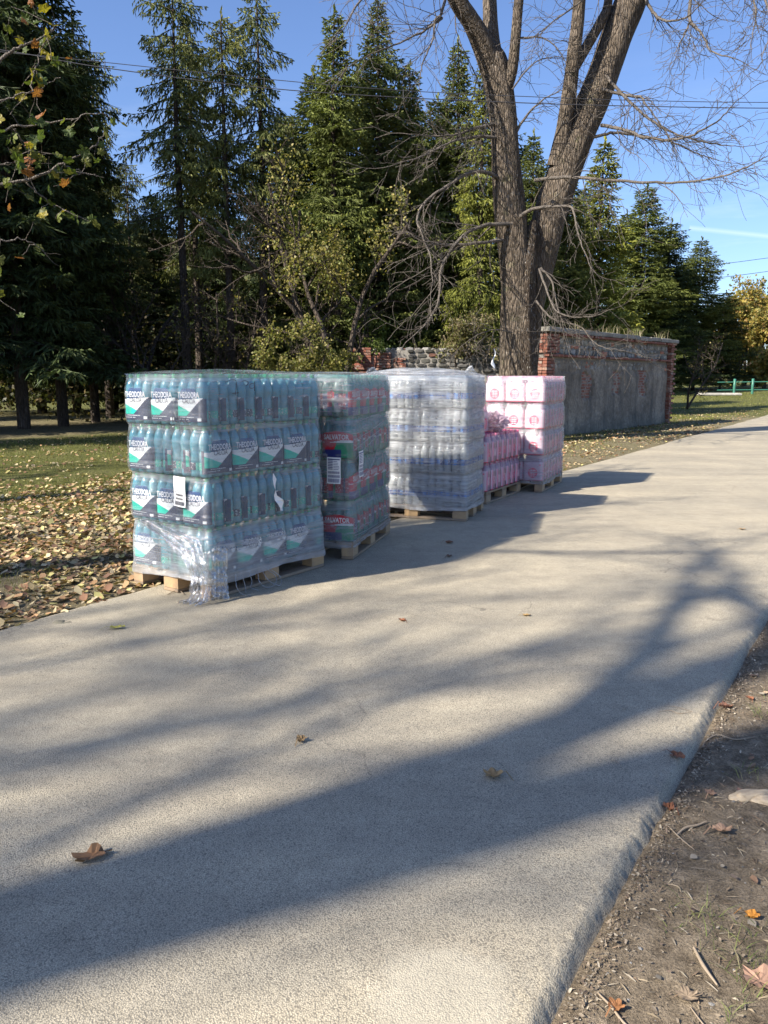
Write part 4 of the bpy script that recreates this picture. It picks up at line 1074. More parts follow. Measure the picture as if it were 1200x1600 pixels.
YEL = [(.27, .21, .05), (.34, .26, .06), (.20, .18, .05), (.17, .17, .05), (.30, .19, .06)]
p = G(530, 655); broadleaf('broadleaf_tree', (At(532, 590, 24.2)[0], 24.2, 0), 8.6, .9, 11, [(.19, .18, .05), (.24, .21, .06), (.15, .16, .045), (.30, .25, .08)], 'round yellowish-green leafy tree in front of the dense spruce', stems=4, per=8, kids=7, size=.085, zmin=3.9, rmax=2.0)
broadleaf('leafy_shrub', (At(470, 590, 21.5)[0], 21.5, 0), 3.0, 1.0, 12, [(.19, .18, .05), (.14, .15, .04), (.24, .21, .07)], 'small yellowish-green shrub just behind the nearest bottle stack', 'shrub', 5, size=.07, per=5)
for k, (px, pt, Y, sd, lab, cat) in enumerate([
    (1178, 405, 80, 13, 'golden birch-like tree at the right edge behind the railing', 'tree'), (1155, 465, 76, 14, 'lower golden tree beside the dark spruce, left of the railing posts', 'tree'),
    (1222, 440, 74, 15, 'golden tree half cut by the right edge of the photo', 'tree'), (1200, 530, 68, 16, 'low yellow leafy tree right behind the railing', 'tree')]):
    q = At(px, pt, Y); z = float(gz(q[0], Y)); broadleaf('golden_tree', (q[0], Y, z), q[2]-z, 3.0, sd, YEL, lab, cat, 4, size=.26, per=7, group='golden trees beyond the railing')
for k, (px, Y, h, lean, lab) in enumerate([(205, 26, 7.2, (.02, 0), 'slender pale-stemmed tree in front of the dark wood'), (255, 24.5, 5.0, (-.45, .1), 'leaning dark bare tree behind the nearest bottle stack'),
        (310, 25.5, 5.2, (.35, .1), 'small crooked tree leaning right behind the nearest stack'), (390, 25, 4.8, (.1, 0), 'thin undergrowth tree right of the crooked one'), (1080, 38, 4.0, (.1, 0), 'thin bare sapling behind the far end of the wall')]):
    broadleaf('young_tree', (At(px, 590, Y)[0], Y, 0), h, 1.5, 30+k, OLIVE, lab, 'tree', 2, size=.085, per=2, lean=lean, leafy=.12)
# saplings growing on and behind the low wall
q = At(603, 585, 26.6); broadleaf('young_tree', (q[0], 26.6, 0), 3.6, .8, 41, [(.10, .14, .03), (.13, .16, .04)], 'young green sapling rising behind the brick pillars', 'tree', 3, size=.09, per=5)
broadleaf('shrub_on_wall', (2.4, 25.1, 1.5), 2.0, .9, 42, [(.17, .17, .06), (.2, .16, .09)], 'straggly pale weeds growing over the low dark wall', 'shrub', 5, size=.07, per=3)

# dead stalks and weeds on the coping of the long wall, and tufts at its foot
def blades(P, rng, h, w, cols, lean=.45, tri=True):
    n = len(P); a = rng.uniform(0, 6.28, n); hh = h*rng.uniform(.45, 1.3, n); ww = w*rng.uniform(.6, 1.3, n); ld = rng.normal(0, lean, (n, 2))*hh[:, None]
    s = np.stack([np.cos(a)*ww, np.sin(a)*ww, 0*a], -1); m = P+np.stack([ld[:, 0]*.35, ld[:, 1]*.35, hh*.6], -1); t_ = P+np.stack([ld[:, 0], ld[:, 1], hh*.95], -1)
    V = np.concatenate([P-s, P+s, m+s*.7, m-s*.7, t_]); i = np.arange(n)
    F = np.concatenate([np.stack([i, i+n, i+2*n], -1), np.stack([i, i+2*n, i+3*n], -1), np.stack([i+3*n, i+2*n, i+4*n], -1)])
    cols = np.array(cols); c = cols[rng.integers(0, len(cols), n)]*rng.uniform(.7, 1.3, (n, 1)); return V, F, np.concatenate([c, c, c])
A, B, wang, WH, WT, WL = WALL
rng = np.random.default_rng(50); u = rng.uniform(.5, WL, 520); u = u[fbm(u*1.3, u*0, 3, 3) > .42]; P = np.stack([A[0]+math.cos(wang)*u-math.sin(wang)*rng.uniform(.1, .5, len(u)), A[1]+math.sin(wang)*u+math.cos(wang)*rng.uniform(.1, .5, len(u)), np.full(len(u), WH)], -1)
V, F, c = blades(P, rng, .28, .008, [(.22, .19, .11), (.14, .15, .06), (.3, .26, .17)]); tag(link('dry_weeds', mesh('dry_weeds', V, F, M['grass'], False, c)), 'dry weeds and stalks growing along the top of the long wall', kind='stuff')

# dark undergrowth closing the wood
rng = np.random.default_rng(60); T = []
for k in range(1300):
    D = rng.uniform(8, 62); N = 17.5+rng.random()**.7*17-max(0, D-30)*.18; x, y = DV*D+NV*N
    if y < 27 or N < 22 or (N < 25 and rng.random() < .45): continue
    hgt = rng.uniform(.1, 1)**1.2*(2.4+3.6*sm(N, 21, 30)); T.append((x, y, float(gz(x, y))+hgt))
T = np.array(T); T = np.repeat(T, 9, 0)+rng.normal(0, .34, (len(T)*9, 3))
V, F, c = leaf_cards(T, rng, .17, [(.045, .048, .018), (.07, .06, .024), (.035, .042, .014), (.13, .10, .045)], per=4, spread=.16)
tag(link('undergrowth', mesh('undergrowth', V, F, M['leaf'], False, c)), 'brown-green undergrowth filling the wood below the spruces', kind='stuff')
# wooded slope far behind
T = []; rng = np.random.default_rng(61)
for k in range(1500):
    x = rng.uniform(-95, 45); y = rng.uniform(45, 120); D, N = rc(x, y)
    if N < 38+rng.random()*8: continue
    z = float(gz(x, y)); h = rng.uniform(4, 8); m = 26; q = rng.normal(0, 1, (m, 3)); q /= np.linalg.norm(q, axis=1, keepdims=True)
    T.append(np.array([x, y, z+h*.55])+q*np.array([1.7, 1.7, h*.5])*rng.uniform(.6, 1, (m, 1)))
T = np.concatenate(T)
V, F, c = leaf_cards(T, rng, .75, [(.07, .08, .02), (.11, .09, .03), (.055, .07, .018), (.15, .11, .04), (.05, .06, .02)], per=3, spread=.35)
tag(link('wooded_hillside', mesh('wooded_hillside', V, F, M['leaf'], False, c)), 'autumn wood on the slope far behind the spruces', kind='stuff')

# ------------------------------------------------------------------ the big bare tree
def pl(pts, Y0, Y1=None, bow=0.0):
    Y1 = Y0 if Y1 is None else Y1; n = len(pts)-1
    return np.array([At(x, y, Y0+(Y1-Y0)*i/n+bow*math.sin(math.pi*i/n)) for i, (x, y) in enumerate(pts)])
def bare_tree():
    r = empty('bare_tree', (3.15, 18.6, 0), 0); tag(r, 'large leafless twin-stemmed lime tree standing beside the end of the long wall', 'tree'); rng = np.random.default_rng(77)
    O = np.array([3.15, 18.6, 0]); Yc = 18.6
    def limb(nm, pts, rad, Y0, Y1=None, k=22, n=60, rough=.07, bow=0):
        P, R = smooth_line(pl(pts, Y0, Y1, bow)-O, rad, n); T = tubes_vf([(P, R, k)])[0].reshape(n, k, 3); 
        ang = np.arange(k)[None, :]; zz = P[:, 2][:, None]
        d = 1+rough*(fbm(ang*0.9+zz*0.25, zz*1.1+ang*0, 3, 91)-.5)*2+rough*.6*np.sin(ang*2.7+zz*.7)
        T = P[:, None, :]+(T-P[:, None, :])*d[:, :, None]; i = np.arange(n-1)[:, None]*k; j = np.arange(k)[None, :]; j2 = (j+1) % k
        F = np.stack([i+j, i+j2, i+k+j2, i+k+j], -1).reshape(-1, 4)
        return link(nm, mesh(nm, T.reshape(-1, 3), F, M['bark'], True), r)
    limb('trunk', [(808, 705), (809, 660), (810, 585), (809, 500), (805, 420), (798, 350), (793, 290), (790, 235), (786, 180), (777, 125), (768, 95), (756, 70)], [.56, .47, .42, .37, .34, .35, .32, .30, .29, .30, .29, .2], Yc, k=32, n=110, rough=.10)
    limb('trunk', [(822, 700), (824, 600), (828, 540), (832, 480), (840, 425), (850, 375), (860, 330), (874, 290), (890, 248), (908, 200), (930, 150), (948, 100), (966, 50), (985, 5), (1005, -60), (1030, -160), (1050, -300)], [.26, .21, .21, .25, .33, .37, .37, .36, .35, .35, .35, .34, .34, .34, .30, .26, .2], Yc+.25, Yc+.5, k=30, n=130, rough=.08)
    limb('trunk', [(822, 700), (822, 640), (821, 560), (820, 500), (820, 450), (823, 410), (828, 372), (834, 345)], [.27, .24, .22, .22, .22, .22, .17, .07], Yc-.26, Yc-.02, k=22, n=60, rough=.16).data.materials[0] = M['bark_fleck']
    limb('limb', [(770, 115), (752, 65), (735, 32), (715, 0), (690, -60), (655, -150), (600, -260)], [.25, .23, .19, .18, .16, .13, .08], Yc, Yc-1.2, 14, 40)
    limb('limb', [(774, 110), (768, 60), (765, 0), (762, -90), (745, -220)], [.22, .17, .15, .13, .08], Yc, Yc+.8, 14, 34)
    limb('limb', [(790, 150), (800, 110), (806, 55), (811, 0), (822, -80), (835, -190)], [.10, .12, .11, .10, .08, .05], Yc-.1, Yc-.8, 12, 34)
    limb('limb', [(868, 260), (880, 205), (890, 140), (897, 80), (904, 20), (905, -50), (880, -190)], [.20, .17, .16, .15, .13, .11, .06], Yc+.3, Yc-.4, 14, 40)
    limb('limb', [(896, 110), (915, 75), (938, 35), (950, 5), (952, -60)], [.10, .11, .10, .09, .06], Yc, Yc+.4, 10, 26)
    br = [  # (pixel polyline, start radius, Y0, Y1)
        ([(790, 288), (765, 270), (735, 270), (700, 290), (668, 312), (652, 340), (660, 368), (672, 400), (676, 440)], .062, 18.5, 16.8),
        ([(785, 215), (745, 214), (705, 222), (655, 246), (600, 262)], .05, 18.5, 17.0), ([(783, 192), (750, 198), (715, 210), (690, 212), (640, 210)], .05, 18.5, 17.6),
        ([(800, 350), (760, 352), (725, 368), (700, 398), (688, 425), (686, 465), (670, 500), (640, 530)], .06, 18.3, 16.5),
        ([(790, 374), (745, 380), (690, 382), (655, 372), (642, 362)], .055, 18.4, 17.2),
        ([(812, 338), (832, 327), (862, 323), (890, 323), (897, 335), (905, 372), (925, 420)], .055, 18.2, 17.0),
        ([(835, 282), (885, 277), (945, 281), (1010, 285), (1075, 284), (1125, 276), (1165, 262), (1195, 246)], .05, 18.3, 15.6),
        ([(940, 195), (975, 203), (1020, 217), (1070, 215), (1120, 190), (1150, 158)], .052, 18.6, 16.6), ([(940, 140), (985, 150), (1002, 152), (1010, 165), (1040, 205), (1058, 240)], .045, 18.6, 17.6),
        ([(948, 120), (990, 165), (1040, 202), (1100, 222), (1150, 228)], .045, 18.7, 17.0), ([(925, 215), (960, 208), (1000, 212), (1050, 222), (1090, 240), (1120, 250)], .045, 18.8, 18.6),
        ([(1000, -20), (1020, 18), (1042, 33), (1070, 28), (1090, 12)], .05, 18.8, 18.0), ([(1081, -120), (1080, -20), (1078, 30), (1098, 55), (1112, 80), (1150, 92)], .055, 19.5, 17.0), ([(1078, 34), (1065, 62), (1052, 90)], .03, 18.3, 18.0),
        ([(803, 212), (825, 178), (850, 155), (880, 140)], .04, 18.5, 18.2), ([(800, 140), (840, 95), (905, 88)], .025, 18.3, 18.5),
        ([(842, 420), (855, 455), (872, 488), (915, 496), (960, 482)], .035, 18.2, 17.2), ([(838, 470), (862, 498), (905, 510), (935, 540), (975, 548)], .03, 18.2, 17.0), ([(845, 418), (862, 440), (870, 475), (880, 510)], .035, 18.2, 17.6),
        ([(706, -40), (690, 20), (680, 32), (676, 62), (660, 100), (655, 130)], .045, 18.0, 16.8), ([(690, 28), (670, 44), (640, 60), (590, 80), (560, 95)], .04, 17.8, 16.6), ([(660, -120), (600, -40), (560, 5), (540, 40)], .05, 17.4, 16.2),
        ([(720, -40), (712, 40), (740, 110), (770, 170)], .02, 18.1, 18.2), ([(1100, -200), (1150, -60), (1180, 10), (1175, 60)], .05, 18.0, 16.5), ([(1150, -160), (1190, -20), (1205, 40), (1190, 90)], .04, 17.5, 16.0),
        ([(800, 520), (770, 515), (735, 530), (700, 560)], .02, 18.2, 17.4), ([(1000, -60), (940, -20), (870, 30), (830, 60)], .04, 18.4, 17.4), ([(810, 60), (850, 60), (880, 90), (900, 150)], .025, 18.2, 18.0)]
    for k, (pts, r0, Y0, Y1) in enumerate(br):
        tub = []; tips = []; n = len(pts)*5; r0 *= .8; rr = np.linspace(r0, r0*.22, len(pts)); P, R = smooth_line(pl(pts, Y0, Y1)-O, rr, n); tub.append((P+rng.normal(0, .006, P.shape), R, 6))
        L = np.linalg.norm(P[-1]-P[0]); m = int(8+L*4.2)
        for q in range(m):
            t = .12+.88*(q+rng.random())/m; i = min(int(t*(n-1)), n-2); ax = P[i+1]-P[i]; ax /= np.linalg.norm(ax)
            s = rng.normal(0, 1, 3); s -= ax*s.dot(ax); s /= np.linalg.norm(s); up = np.array([0, 0, -.35 if pts[0][1] > 250 or rng.random() < .45 else .15])
            grow(P[i], ax*.75+s*.8+up, rng.uniform(.45, 1.5)*(1.15-.4*t), max(.006, R[i]*.38), 1, rng, tub, tips, 8, .32, -.03 if pts[0][1] > 100 else .0, 4, .5, .8, minr=.0042)
        grow(P[-1], P[-1]-P[-2], .9, max(.006, R[-1]), 1, rng, tub, tips, 8, .3, .0, 5, .55, .8, minr=.0042)
        V, F = tubes_vf(tub); link('branch', mesh('branch', V, F, M['twig'], True), r)
    # ragged high crown above the frame (its shade falls on the road behind)
    for (px, py, d, L) in [(600, -250, (-.6, -.2, .6), 3), (745, -215, (-.1, .3, 1), 3.5), (835, -180, (.2, -.3, 1), 3), (880, -185, (-.3, .1, 1), 3), (1050, -295, (.5, 0, 1), 3.6), (1045, -280, (.9, -.2, .5), 3)]:
        tub = []; tips = []; grow(At(px, py, Yc)-O, np.array(d, float), L, .08, 2, rng, tub, tips, 8, .25, .04, 6, .5, .7, minr=.006)
        V, F = tubes_vf(tub); link('branch', mesh('branch', V, F, M['twig'], True), r)
bare_tree()

# ------------------------------------------------------------------ trees left of and behind the photographer: their shade lies across lane and lawn
def road_tree(u, v, H, r0, seed, label, forks, twigs=1.0, bend=0.0, tdir=None):
    x, y = SH*u+np.array([-SH[1], SH[0]])*v; z = float(gz(x, y)) if abs(x) < 50 else 0
    r = empty('roadside_tree', (x, y, z), 0); tag(r, label, 'tree', 'bare roadside trees outside the photo'); rng = np.random.default_rng(seed)
    side = np.array([-SH[1], SH[0], 0])
    hf = forks[0]; P, R = smooth_line([(0, 0, -.2), tuple(side*bend*.3+np.array([0, 0, hf*.5])), tuple(side*bend+np.array([0, 0, hf]))], [r0*1.25, r0, r0*.85], 30)
    V, F = tubes_vf([(P, R, 16)]); link('trunk', mesh('trunk', V, F, M['bark'], True), r); top = P[-1]
    for (a_, b_, L, rr) in forks[1]:
        tub = []; tips = []; d = side*a_+np.array([SH[0], SH[1], 0])*b_+np.array([0, 0, 1.0])
        grow(top-np.array([0, 0, .2]), d, L, rr, 3, rng, tub, tips, 9, .16, .03, int(5*twigs), .42, .75, minr=.007)
        V, F = tubes_vf(tub); link('limb', mesh('limb', V, F, M['bark'], True), r)
    return r
road_tree(-12.2, 2.24, 17, .42, 101, 'forked bare tree behind the photographer, left', (8.4, [(-.055, 0, 9, .24), (.085, .02, 9, .23), (.5, .3, 4, .04)]))
road_tree(-7.5, 6.62, 13, .20, 102, 'bare tree left of the photo whose shade crosses the lawn', (7.0, [(-.10, 0, 3, .07), (.45, .1, 4, .06), (-.5, .2, 4, .05)]), bend=-.1)
road_tree(-8.5, 8.10, 13, .19, 103, 'second bare tree left of the photo near the lawn', (6.8, [(.05, 0, 3, .07), (-.45, .1, 4, .05), (.5, -.2, 4, .05)]), bend=-.15)
road_tree(-17.0, 4.3, 18, .17, 104, 'tall thin bare tree behind the photographer, left', (9.0, [(.0, 0, 6, .07), (.22, .1, 6, .06), (-.22, 0, 6, .055), (.1, .2, 7, .05)]), twigs=1.6)
road_tree(-15.5, 11.6, 15, .20, 105, 'bare tree outside the left edge by the upper lawn', (6.0, [(.1, 0, 7, .14), (-.3, 0, 6, .1)]))
road_tree(-14.5, 14.6, 15, .22, 106, 'bare tree outside the left edge near the spruces', (6.0, [(.0, 0, 7, .14), (.4, 0, 6, .1), (-.3, .1, 6, .1)]))
road_tree(-19.0, 3.35, 19, .12, 108, 'slim bare tree farthest behind the photographer', (9.5, [(.04, 0, 7, .07), (.2, .1, 6, .055), (-.2, 0, 6, .055), (-.08, .2, 7, .05)]), twigs=1.6)
#road_tree(-11.0, 1.35, 14, .15, 107, 'thin bare tree behind the photographer beside the lane', (7.5, [(.05, 0, 6, .09), (-.3, .1, 5, .07)]))

# branch with big leaves reaching in from the left
def maple_outline(rng, s):
    n = 22; a = np.linspace(0, 2*np.pi, n, endpoint=False); rr = .62+.30*np.abs(np.cos(a*2.5))**1.3+rng.uniform(-.06, .06, n); rr[n//2] *= .55
    return np.stack([np.cos(a)*rr*s*.5, np.sin(a)*rr*s*.5*.9], -1)
def leaf_mesh(seed, s, col, curl=.25, mat=None, stalk=True):
    rng = np.random.default_rng(seed); O = maple_outline(rng, s); n = len(O); V = [(0, 0, 0)]; F = []; C = []
    inner = O*.55
    fold = rng.uniform(-.3, .3)
    def zf(p): return curl*s*(abs(p[1])/s*2)**1.3*.35+curl*s*.4*(p[0]/s)**2*2*(1 if rng.random() < .9 else -.5)+rng.normal(0, .012*s*curl*4)
    for p_ in inner: V.append((p_[0], p_[1], zf(p_)))
    for p_ in O: V.append((p_[0], p_[1], zf(p_)+rng.normal(0, .02*s)))
    for i in range(n):
        j = (i+1) % n; F.append((0, 1+i, 1+j)); F.append((1+i, 1+n+i, 1+n+j)); F.append((1+i, 1+n+j, 1+j)); k = rng.uniform(.75, 1.2)
        C += [tuple(np.array(col)*k)]*2+[tuple(np.array(col)*k*.92)]
    if stalk:
        o = len(V); L = s*.75; w = .004*s/.1; V += [(-s*.2, -w, .002), (-s*.2, w, .002), (-s*.2-L*.5, -w, .012*curl*4*s/.1), (-s*.2-L*.5, w, .012*curl*4*s/.1), (-s*.2-L, -w*.7, .0), (-s*.2-L, w*.7, .0)]
        F += [(o, o+2, o+1), (o+1, o+2, o+3), (o+2, o+4, o+3), (o+3, o+4, o+5)]; C += [tuple(np.array(col)*.7)]*4
    return mesh('leaf', V, F, mat or M['leaf'], False, np.array(C))
def overhang():
    r = empty('overhanging_tree', (-6.6, 8.4, 0), 0); tag(r, 'tree left of the photo with branches of yellowing leaves reaching into its corner', 'tree'); rng = np.random.default_rng(88); O = np.array([-6.6, 8.4, 0.0])
    P, R = smooth_line([(0, 0, -.2), (.1, 0, 2.5), (0, .1, 5), (.2, .1, 8)], [.15, .12, .10, .05], 24); V, F = tubes_vf([(P, R, 12)]); link('trunk', mesh('trunk', V, F, M['bark'], True), r)
    lm = [leaf_mesh(200+k, .13, c, .35, stalk=False) for k, c in enumerate([(.08, .11, .025), (.13, .15, .03), (.24, .20, .03), (.07, .10, .025), (.26, .11, .04), (.065, .09, .025), (.11, .12, .03)])]
    lines = [([(-200, 220), (-60, 160), (10, 85), (45, 68), (75, 52), (92, 38)], .022, 7.6), ([(45, 145), (52, 118), (62, 88), (72, 58)], .008, 7.5), ([(-200, 330), (-60, 300), (40, 280), (100, 255), (150, 225), (165, 200)], .022, 7.7),
             ([(40, 280), (62, 305), (95, 325), (135, 343)], .008, 7.5), ([(100, 258), (125, 268), (160, 277)], .007, 7.6), ([(-200, 400), (-60, 372), (0, 375), (42, 376), (72, 395)], .014, 7.2), ([(-200, 250), (-60, 225), (20, 200), (80, 192), (135, 180), (162, 176)], .016, 7.9),
             ([(-200, 200), (-80, 180), (-20, 165), (25, 150), (60, 140), (95, 120)], .014, 7.4), ([(-200, 480), (-60, 450), (5, 452)], .012, 6.8), ([(20, 200), (40, 225), (60, 240)], .006, 7.9), ([(-60, 225), (-10, 255), (35, 250), (80, 240)], .010, 7.5)]
    nleaf = 0
    for pts, r0, Y in lines:
        n = len(pts)*6; P, R = smooth_line(pl(pts, Y, Y+.3)-O, np.linspace(r0, .003, len(pts)), n); P += rng.normal(0, .008, P.shape); tub = [(P, R, 5)]; ends = []
        for q in range(int(len(pts)*1.6)):
            i = int(rng.uniform(.3, .98)*(n-1)); d = rng.normal(0, 1, 3); d[2] -= .2; d /= np.linalg.norm(d); L = rng.uniform(.12, .4); Q = P[i]+np.outer(np.linspace(0, 1, 4), d*L)+rng.normal(0, .01, (4, 3)); Q[0] = P[i]; tub.append((Q, np.linspace(.004, .002, 4), 3)); ends += [Q[-1], Q[2]]
        V, F = tubes_vf(tub); link('branch', mesh('branch', V, F, M['twig'], True), r)
        for e in ends+[P[int(k)] for k in np.linspace(n*.35, n-1, 5)]:
            if rng.random() < .35: continue
            o = link('leaf', lm[rng.integers(0, len(lm))], r); s = rng.uniform(.6, 1.15); o.scale = (s, s, s)
            o.location = (e[0]+rng.normal(0, .03), e[1]+rng.normal(0, .05), e[2]-.05*rng.random()); o.rotation_euler = (rng.uniform(-1.2, 1.2)+1.2*(rng.random() < .6), rng.uniform(-.9, .9), rng.uniform(0, 6.28)); nleaf += 1
    for k, c in enumerate([(-2.5, 1, 7.5), (1.5, -2, 8)]):
        tub = []; tips = []; grow((.1, .1, 5.5), np.array(c)-np.array([.1, .1, 5.5]), 3.5, .06, 2, rng, tub, tips, 7, .25, .03, 5, .5, .8); V, F = tubes_vf(tub); link('branch', mesh('branch', V, F, M['twig'], True), r)
overhang()

# ------------------------------------------------------------------ leaf litter and grass
def scatter(n, D0, D1, N0, N1, rng, pw=1.0):
    D = D0+(D1-D0)*rng.random(n)**pw; N = rng.uniform(N0, N1, n); return DV[0]*D+NV[0]*N, DV[1]*D+NV[1]*N, D, N
def litter(x, y, rng, size, cols, z0=.012, amin=.55):
    n = len(x); m = 7; a = np.linspace(0, 2*np.pi, m, endpoint=False)[None, :]+rng.uniform(0, 6.28, (n, 1)); s = size*rng.uniform(.35, 1.45, (n, 1)); asp = rng.uniform(amin, 1.0 if amin > .4 else amin+.4, (n, 1))
    rr = s*.5*(1+rng.uniform(-.32, .28, (n, m))); ca, sa = np.cos(a)*rr, np.sin(a)*rr*asp; ph = rng.uniform(0, 6.28, (n, 1)); X = ca*np.cos(ph)-sa*np.sin(ph); Y = ca*np.sin(ph)+sa*np.cos(ph)
    tilt = rng.normal(0, .28, (n, 2)); cup = rng.uniform(-.1, .6, (n, 1)); Zr = X*tilt[:, :1]+Y*tilt[:, 1:]+cup*rr**2/s*1.6+rng.normal(0, .05, (n, m))*s
    base = gz(x, y)[:, None]; lift = np.maximum(0.004-Zr.min(1, keepdims=True), 0)+z0*rng.random((n, 1))
    V = np.concatenate([np.stack([x[:, None]+X, y[:, None]+Y, base+Zr+lift], -1), np.stack([x[:, None], y[:, None], base+lift+0*s], -1)], 1)      # m rim + centre
    o = np.arange(n)[:, None]*(m+1); k = np.arange(m)[None, :]; F = np.stack([o+m+0*k, o+k, o+(k+1) % m], -1).reshape(-1, 3)
    cols = np.array(cols); c = cols[rng.integers(0, len(cols), n)]*rng.uniform(.65, 1.3, (n, 1)); return V.reshape(-1, 3), F, np.repeat(c, m, 0)
TAN = [(.44, .32, .17), (.52, .40, .21), (.34, .21, .11), (.24, .13, .075), (.58, .47, .27), (.40, .24, .12), (.50, .44, .17), (.19, .11, .07), (.37, .30, .20)]
rng = np.random.default_rng(300); XX = []; YY = []
for n, D0, D1, N0, N1, pw in [(15000, -1.5, 9, 4.40, 9.5, 1), (8000, -1.5, 7, 4.36, 7.2, 1), (22000, 3, 23, 6, 17.3, 1), (3400, 9, 26, 4.45, 6.6, 1.2), (1500, 24, 40, 4.6, 8, 1)]:
    x, y, D, N = scatter(n, D0, D1, N0, N1, rng, pw)
    keep = (rng.random(n) < np.clip(1.5-.11*(N-4.4), .45, 1))*(fbm(x*1.1, y*1.1, 3, 71) > .25+.02*np.clip(N-5, 0, 6)); XX.append(x[keep]); YY.append(y[keep])
x = np.concatenate(XX); y = np.concatenate(YY)
V, F, c = litter(x, y, rng, .048, TAN); tag(link('leaf_litter', mesh('leaf_litter', V, F, M['litter'], False, c)), 'dry brown and tan leaves covering the verge and lawn left of the lane', kind='stuff')
# grass: tufts thin out under the litter
XX = []; YY = []
for n, D0, D1, N0, N1 in [(46000, -1, 9, 4.7, 10), (60000, 3, 24, 7, 17.4), (16000, 10, 34, 5.0, 7.6), (16000, 30, 62, 4.6, 16)]:
    x, y, D, N = scatter(n, D0, D1, N0, N1, rng); k = fbm(x*1.6, y*1.6, 3, 75)+.06*np.clip(N-7, -3, 3) > .46; XX.append(x[k]); YY.append(y[k])
x = np.concatenate(XX); y = np.concatenate(YY); far = np.clip(np.hypot(x, y)/16, .7, 3.0)
P = np.stack([x, y, gz(x, y)-.004], -1)
V, F, c = blades(P, rng, .052*np.sqrt(far), .0026*far, [(.12, .14, .028), (.18, .19, .04), (.085, .105, .02), (.27, .24, .09), (.17, .175, .04)]); tag(link('lawn_grass', mesh('lawn_grass', V, F, M['grass'], False, c)), 'short grass growing through the leaves left of the lane', kind='stuff')

# right verge: chips, pebbles, leaf crumbs, twigs and tufts
rng = np.random.default_rng(310)
def verge_xy(n, Nmin=-1.2, pw=1.0):
    D = rng.uniform(.6, 7.5, n); N = .50-(.50-Nmin)*rng.random(n)**pw; return DV[0]*D+NV[0]*N, DV[1]*D+NV[1]*N
x, y = verge_xy(9000); De = rng.uniform(.6, 7, 5000); Ne = 0; x = np.concatenate([x, DV[0]*De+NV[0]*(right_edge(De)-.002-np.abs(rng.normal(0, .05, 5000)))]); y = np.concatenate([y, DV[1]*De+NV[1]*(right_edge(De)-.002-np.abs(rng.normal(0, .05, 5000)))]); V, F, c = litter(x, y, rng, .011, [(.30, .24, .17), (.42, .36, .27), (.20, .15, .10), (.15, .11, .08), (.26, .21, .15)], .003, .15); tag(link('leaf_crumbs', mesh('leaf_crumbs', V, F, M['litter'], False, c)), 'pale crumbs of leaf and bark trodden into the right verge', kind='stuff')
x, y = verge_xy(380); V, F, c = litter(x, y, rng, .028, [(.26, .16, .10), (.33, .23, .15), (.20, .12, .09), (.30, .26, .2)], .006); tag(link('small_leaves', mesh('small_leaves', V, F, M['litter'], False, c)), 'small curled brown leaves on the right verge', kind='stuff')
n = 5200; x, y = verge_xy(n, pw=.9); a = rng.uniform(0, 6.28, n); L = rng.uniform(.004, .022, n)*(1+1.6*(rng.random(n) < .06)); w = rng.uniform(.0006, .0017, n); dx, dy = np.cos(a)*L, np.sin(a)*L; z = gz(x, y)+.003
V = np.concatenate([np.stack([x-dx-dy/L*w, y-dy+dx/L*w, z], -1), np.stack([x-dx+dy/L*w, y-dy-dx/L*w, z], -1), np.stack([x+dx, y+dy, z+rng.uniform(0, .012, n)], -1), np.stack([x, y, z+.004+w*2], -1)]); i = np.arange(n)
F = np.concatenate([np.stack([i, i+n, i+3*n], -1), np.stack([i+n, i+2*n, i+3*n], -1), np.stack([i+2*n, i, i+3*n], -1)]); cc = np.array([(.40, .32, .21), (.28, .20, .13), (.5, .43, .32)])[rng.integers(0, 3, n)]*rng.uniform(.6, 1.2, (n, 1))
tag(link('twig_litter', mesh('twig_litter', V, F, M['litter'], False, np.concatenate([cc]*3))), 'thin dry stalks and needles scattered on the right verge', kind='stuff')
n = 1500; x, y = verge_xy(n); V = []; F = []; C = []
ic = [(0, 0, 1), (.9, 0, .2), (.28, .85, .2), (-.72, .53, .2), (-.72, -.53, .2), (.28, -.85, .2), (0, 0, -.6)]; fi = [(0, 1, 2), (0, 2, 3), (0, 3, 4), (0, 4, 5), (0, 5, 1), (6, 2, 1), (6, 3, 2), (6, 4, 3), (6, 5, 4), (6, 1, 5)]
for k in range(n):
    s = rng.uniform(.0015, .0045)*(2.0 if rng.random() < .04 else 1); o = len(V); zz = float(gz(x[k], y[k])); jj = rng.uniform(.7, 1.3, (7, 3)); g = rng.uniform(.12, .30)
    for q, v in enumerate(ic): V.append((x[k]+v[0]*s*jj[q][0], y[k]+v[1]*s*jj[q][1], zz+v[2]*s*.7*jj[q][2]))
    F += [tuple(o+q for q in f) for f in fi]; C += [(g, g*.96, g*.88)]*10
tag(link('pebbles', mesh('pebbles', V, F, M['stone'], False, np.array(C))), 'small grey pebbles and grit on the right verge', kind='stuff')
n = 34000; D = rng.uniform(.7, 7, n); N = .42-1.6*rng.random(n)**.8; x = DV[0]*D+NV[0]*N; y = DV[1]*D+NV[1]*N; k = fbm(x*4.5, y*4.5, 3, 79)-.12*(N > .22)+.08*(N < .1) > .485; x, y = x[k], y[k]
V, F, c = blades(np.stack([x, y, gz(x, y)-.003], -1), rng, .040, .0013, [(.17, .21, .06), (.24, .26, .09), (.33, .30, .16), (.12, .16, .04)], lean=1.1); tag(link('verge_grass', mesh('verge_grass', V, F, M['grass'], False, c)), 'thin trodden grass tufts on the right verge', kind='stuff')
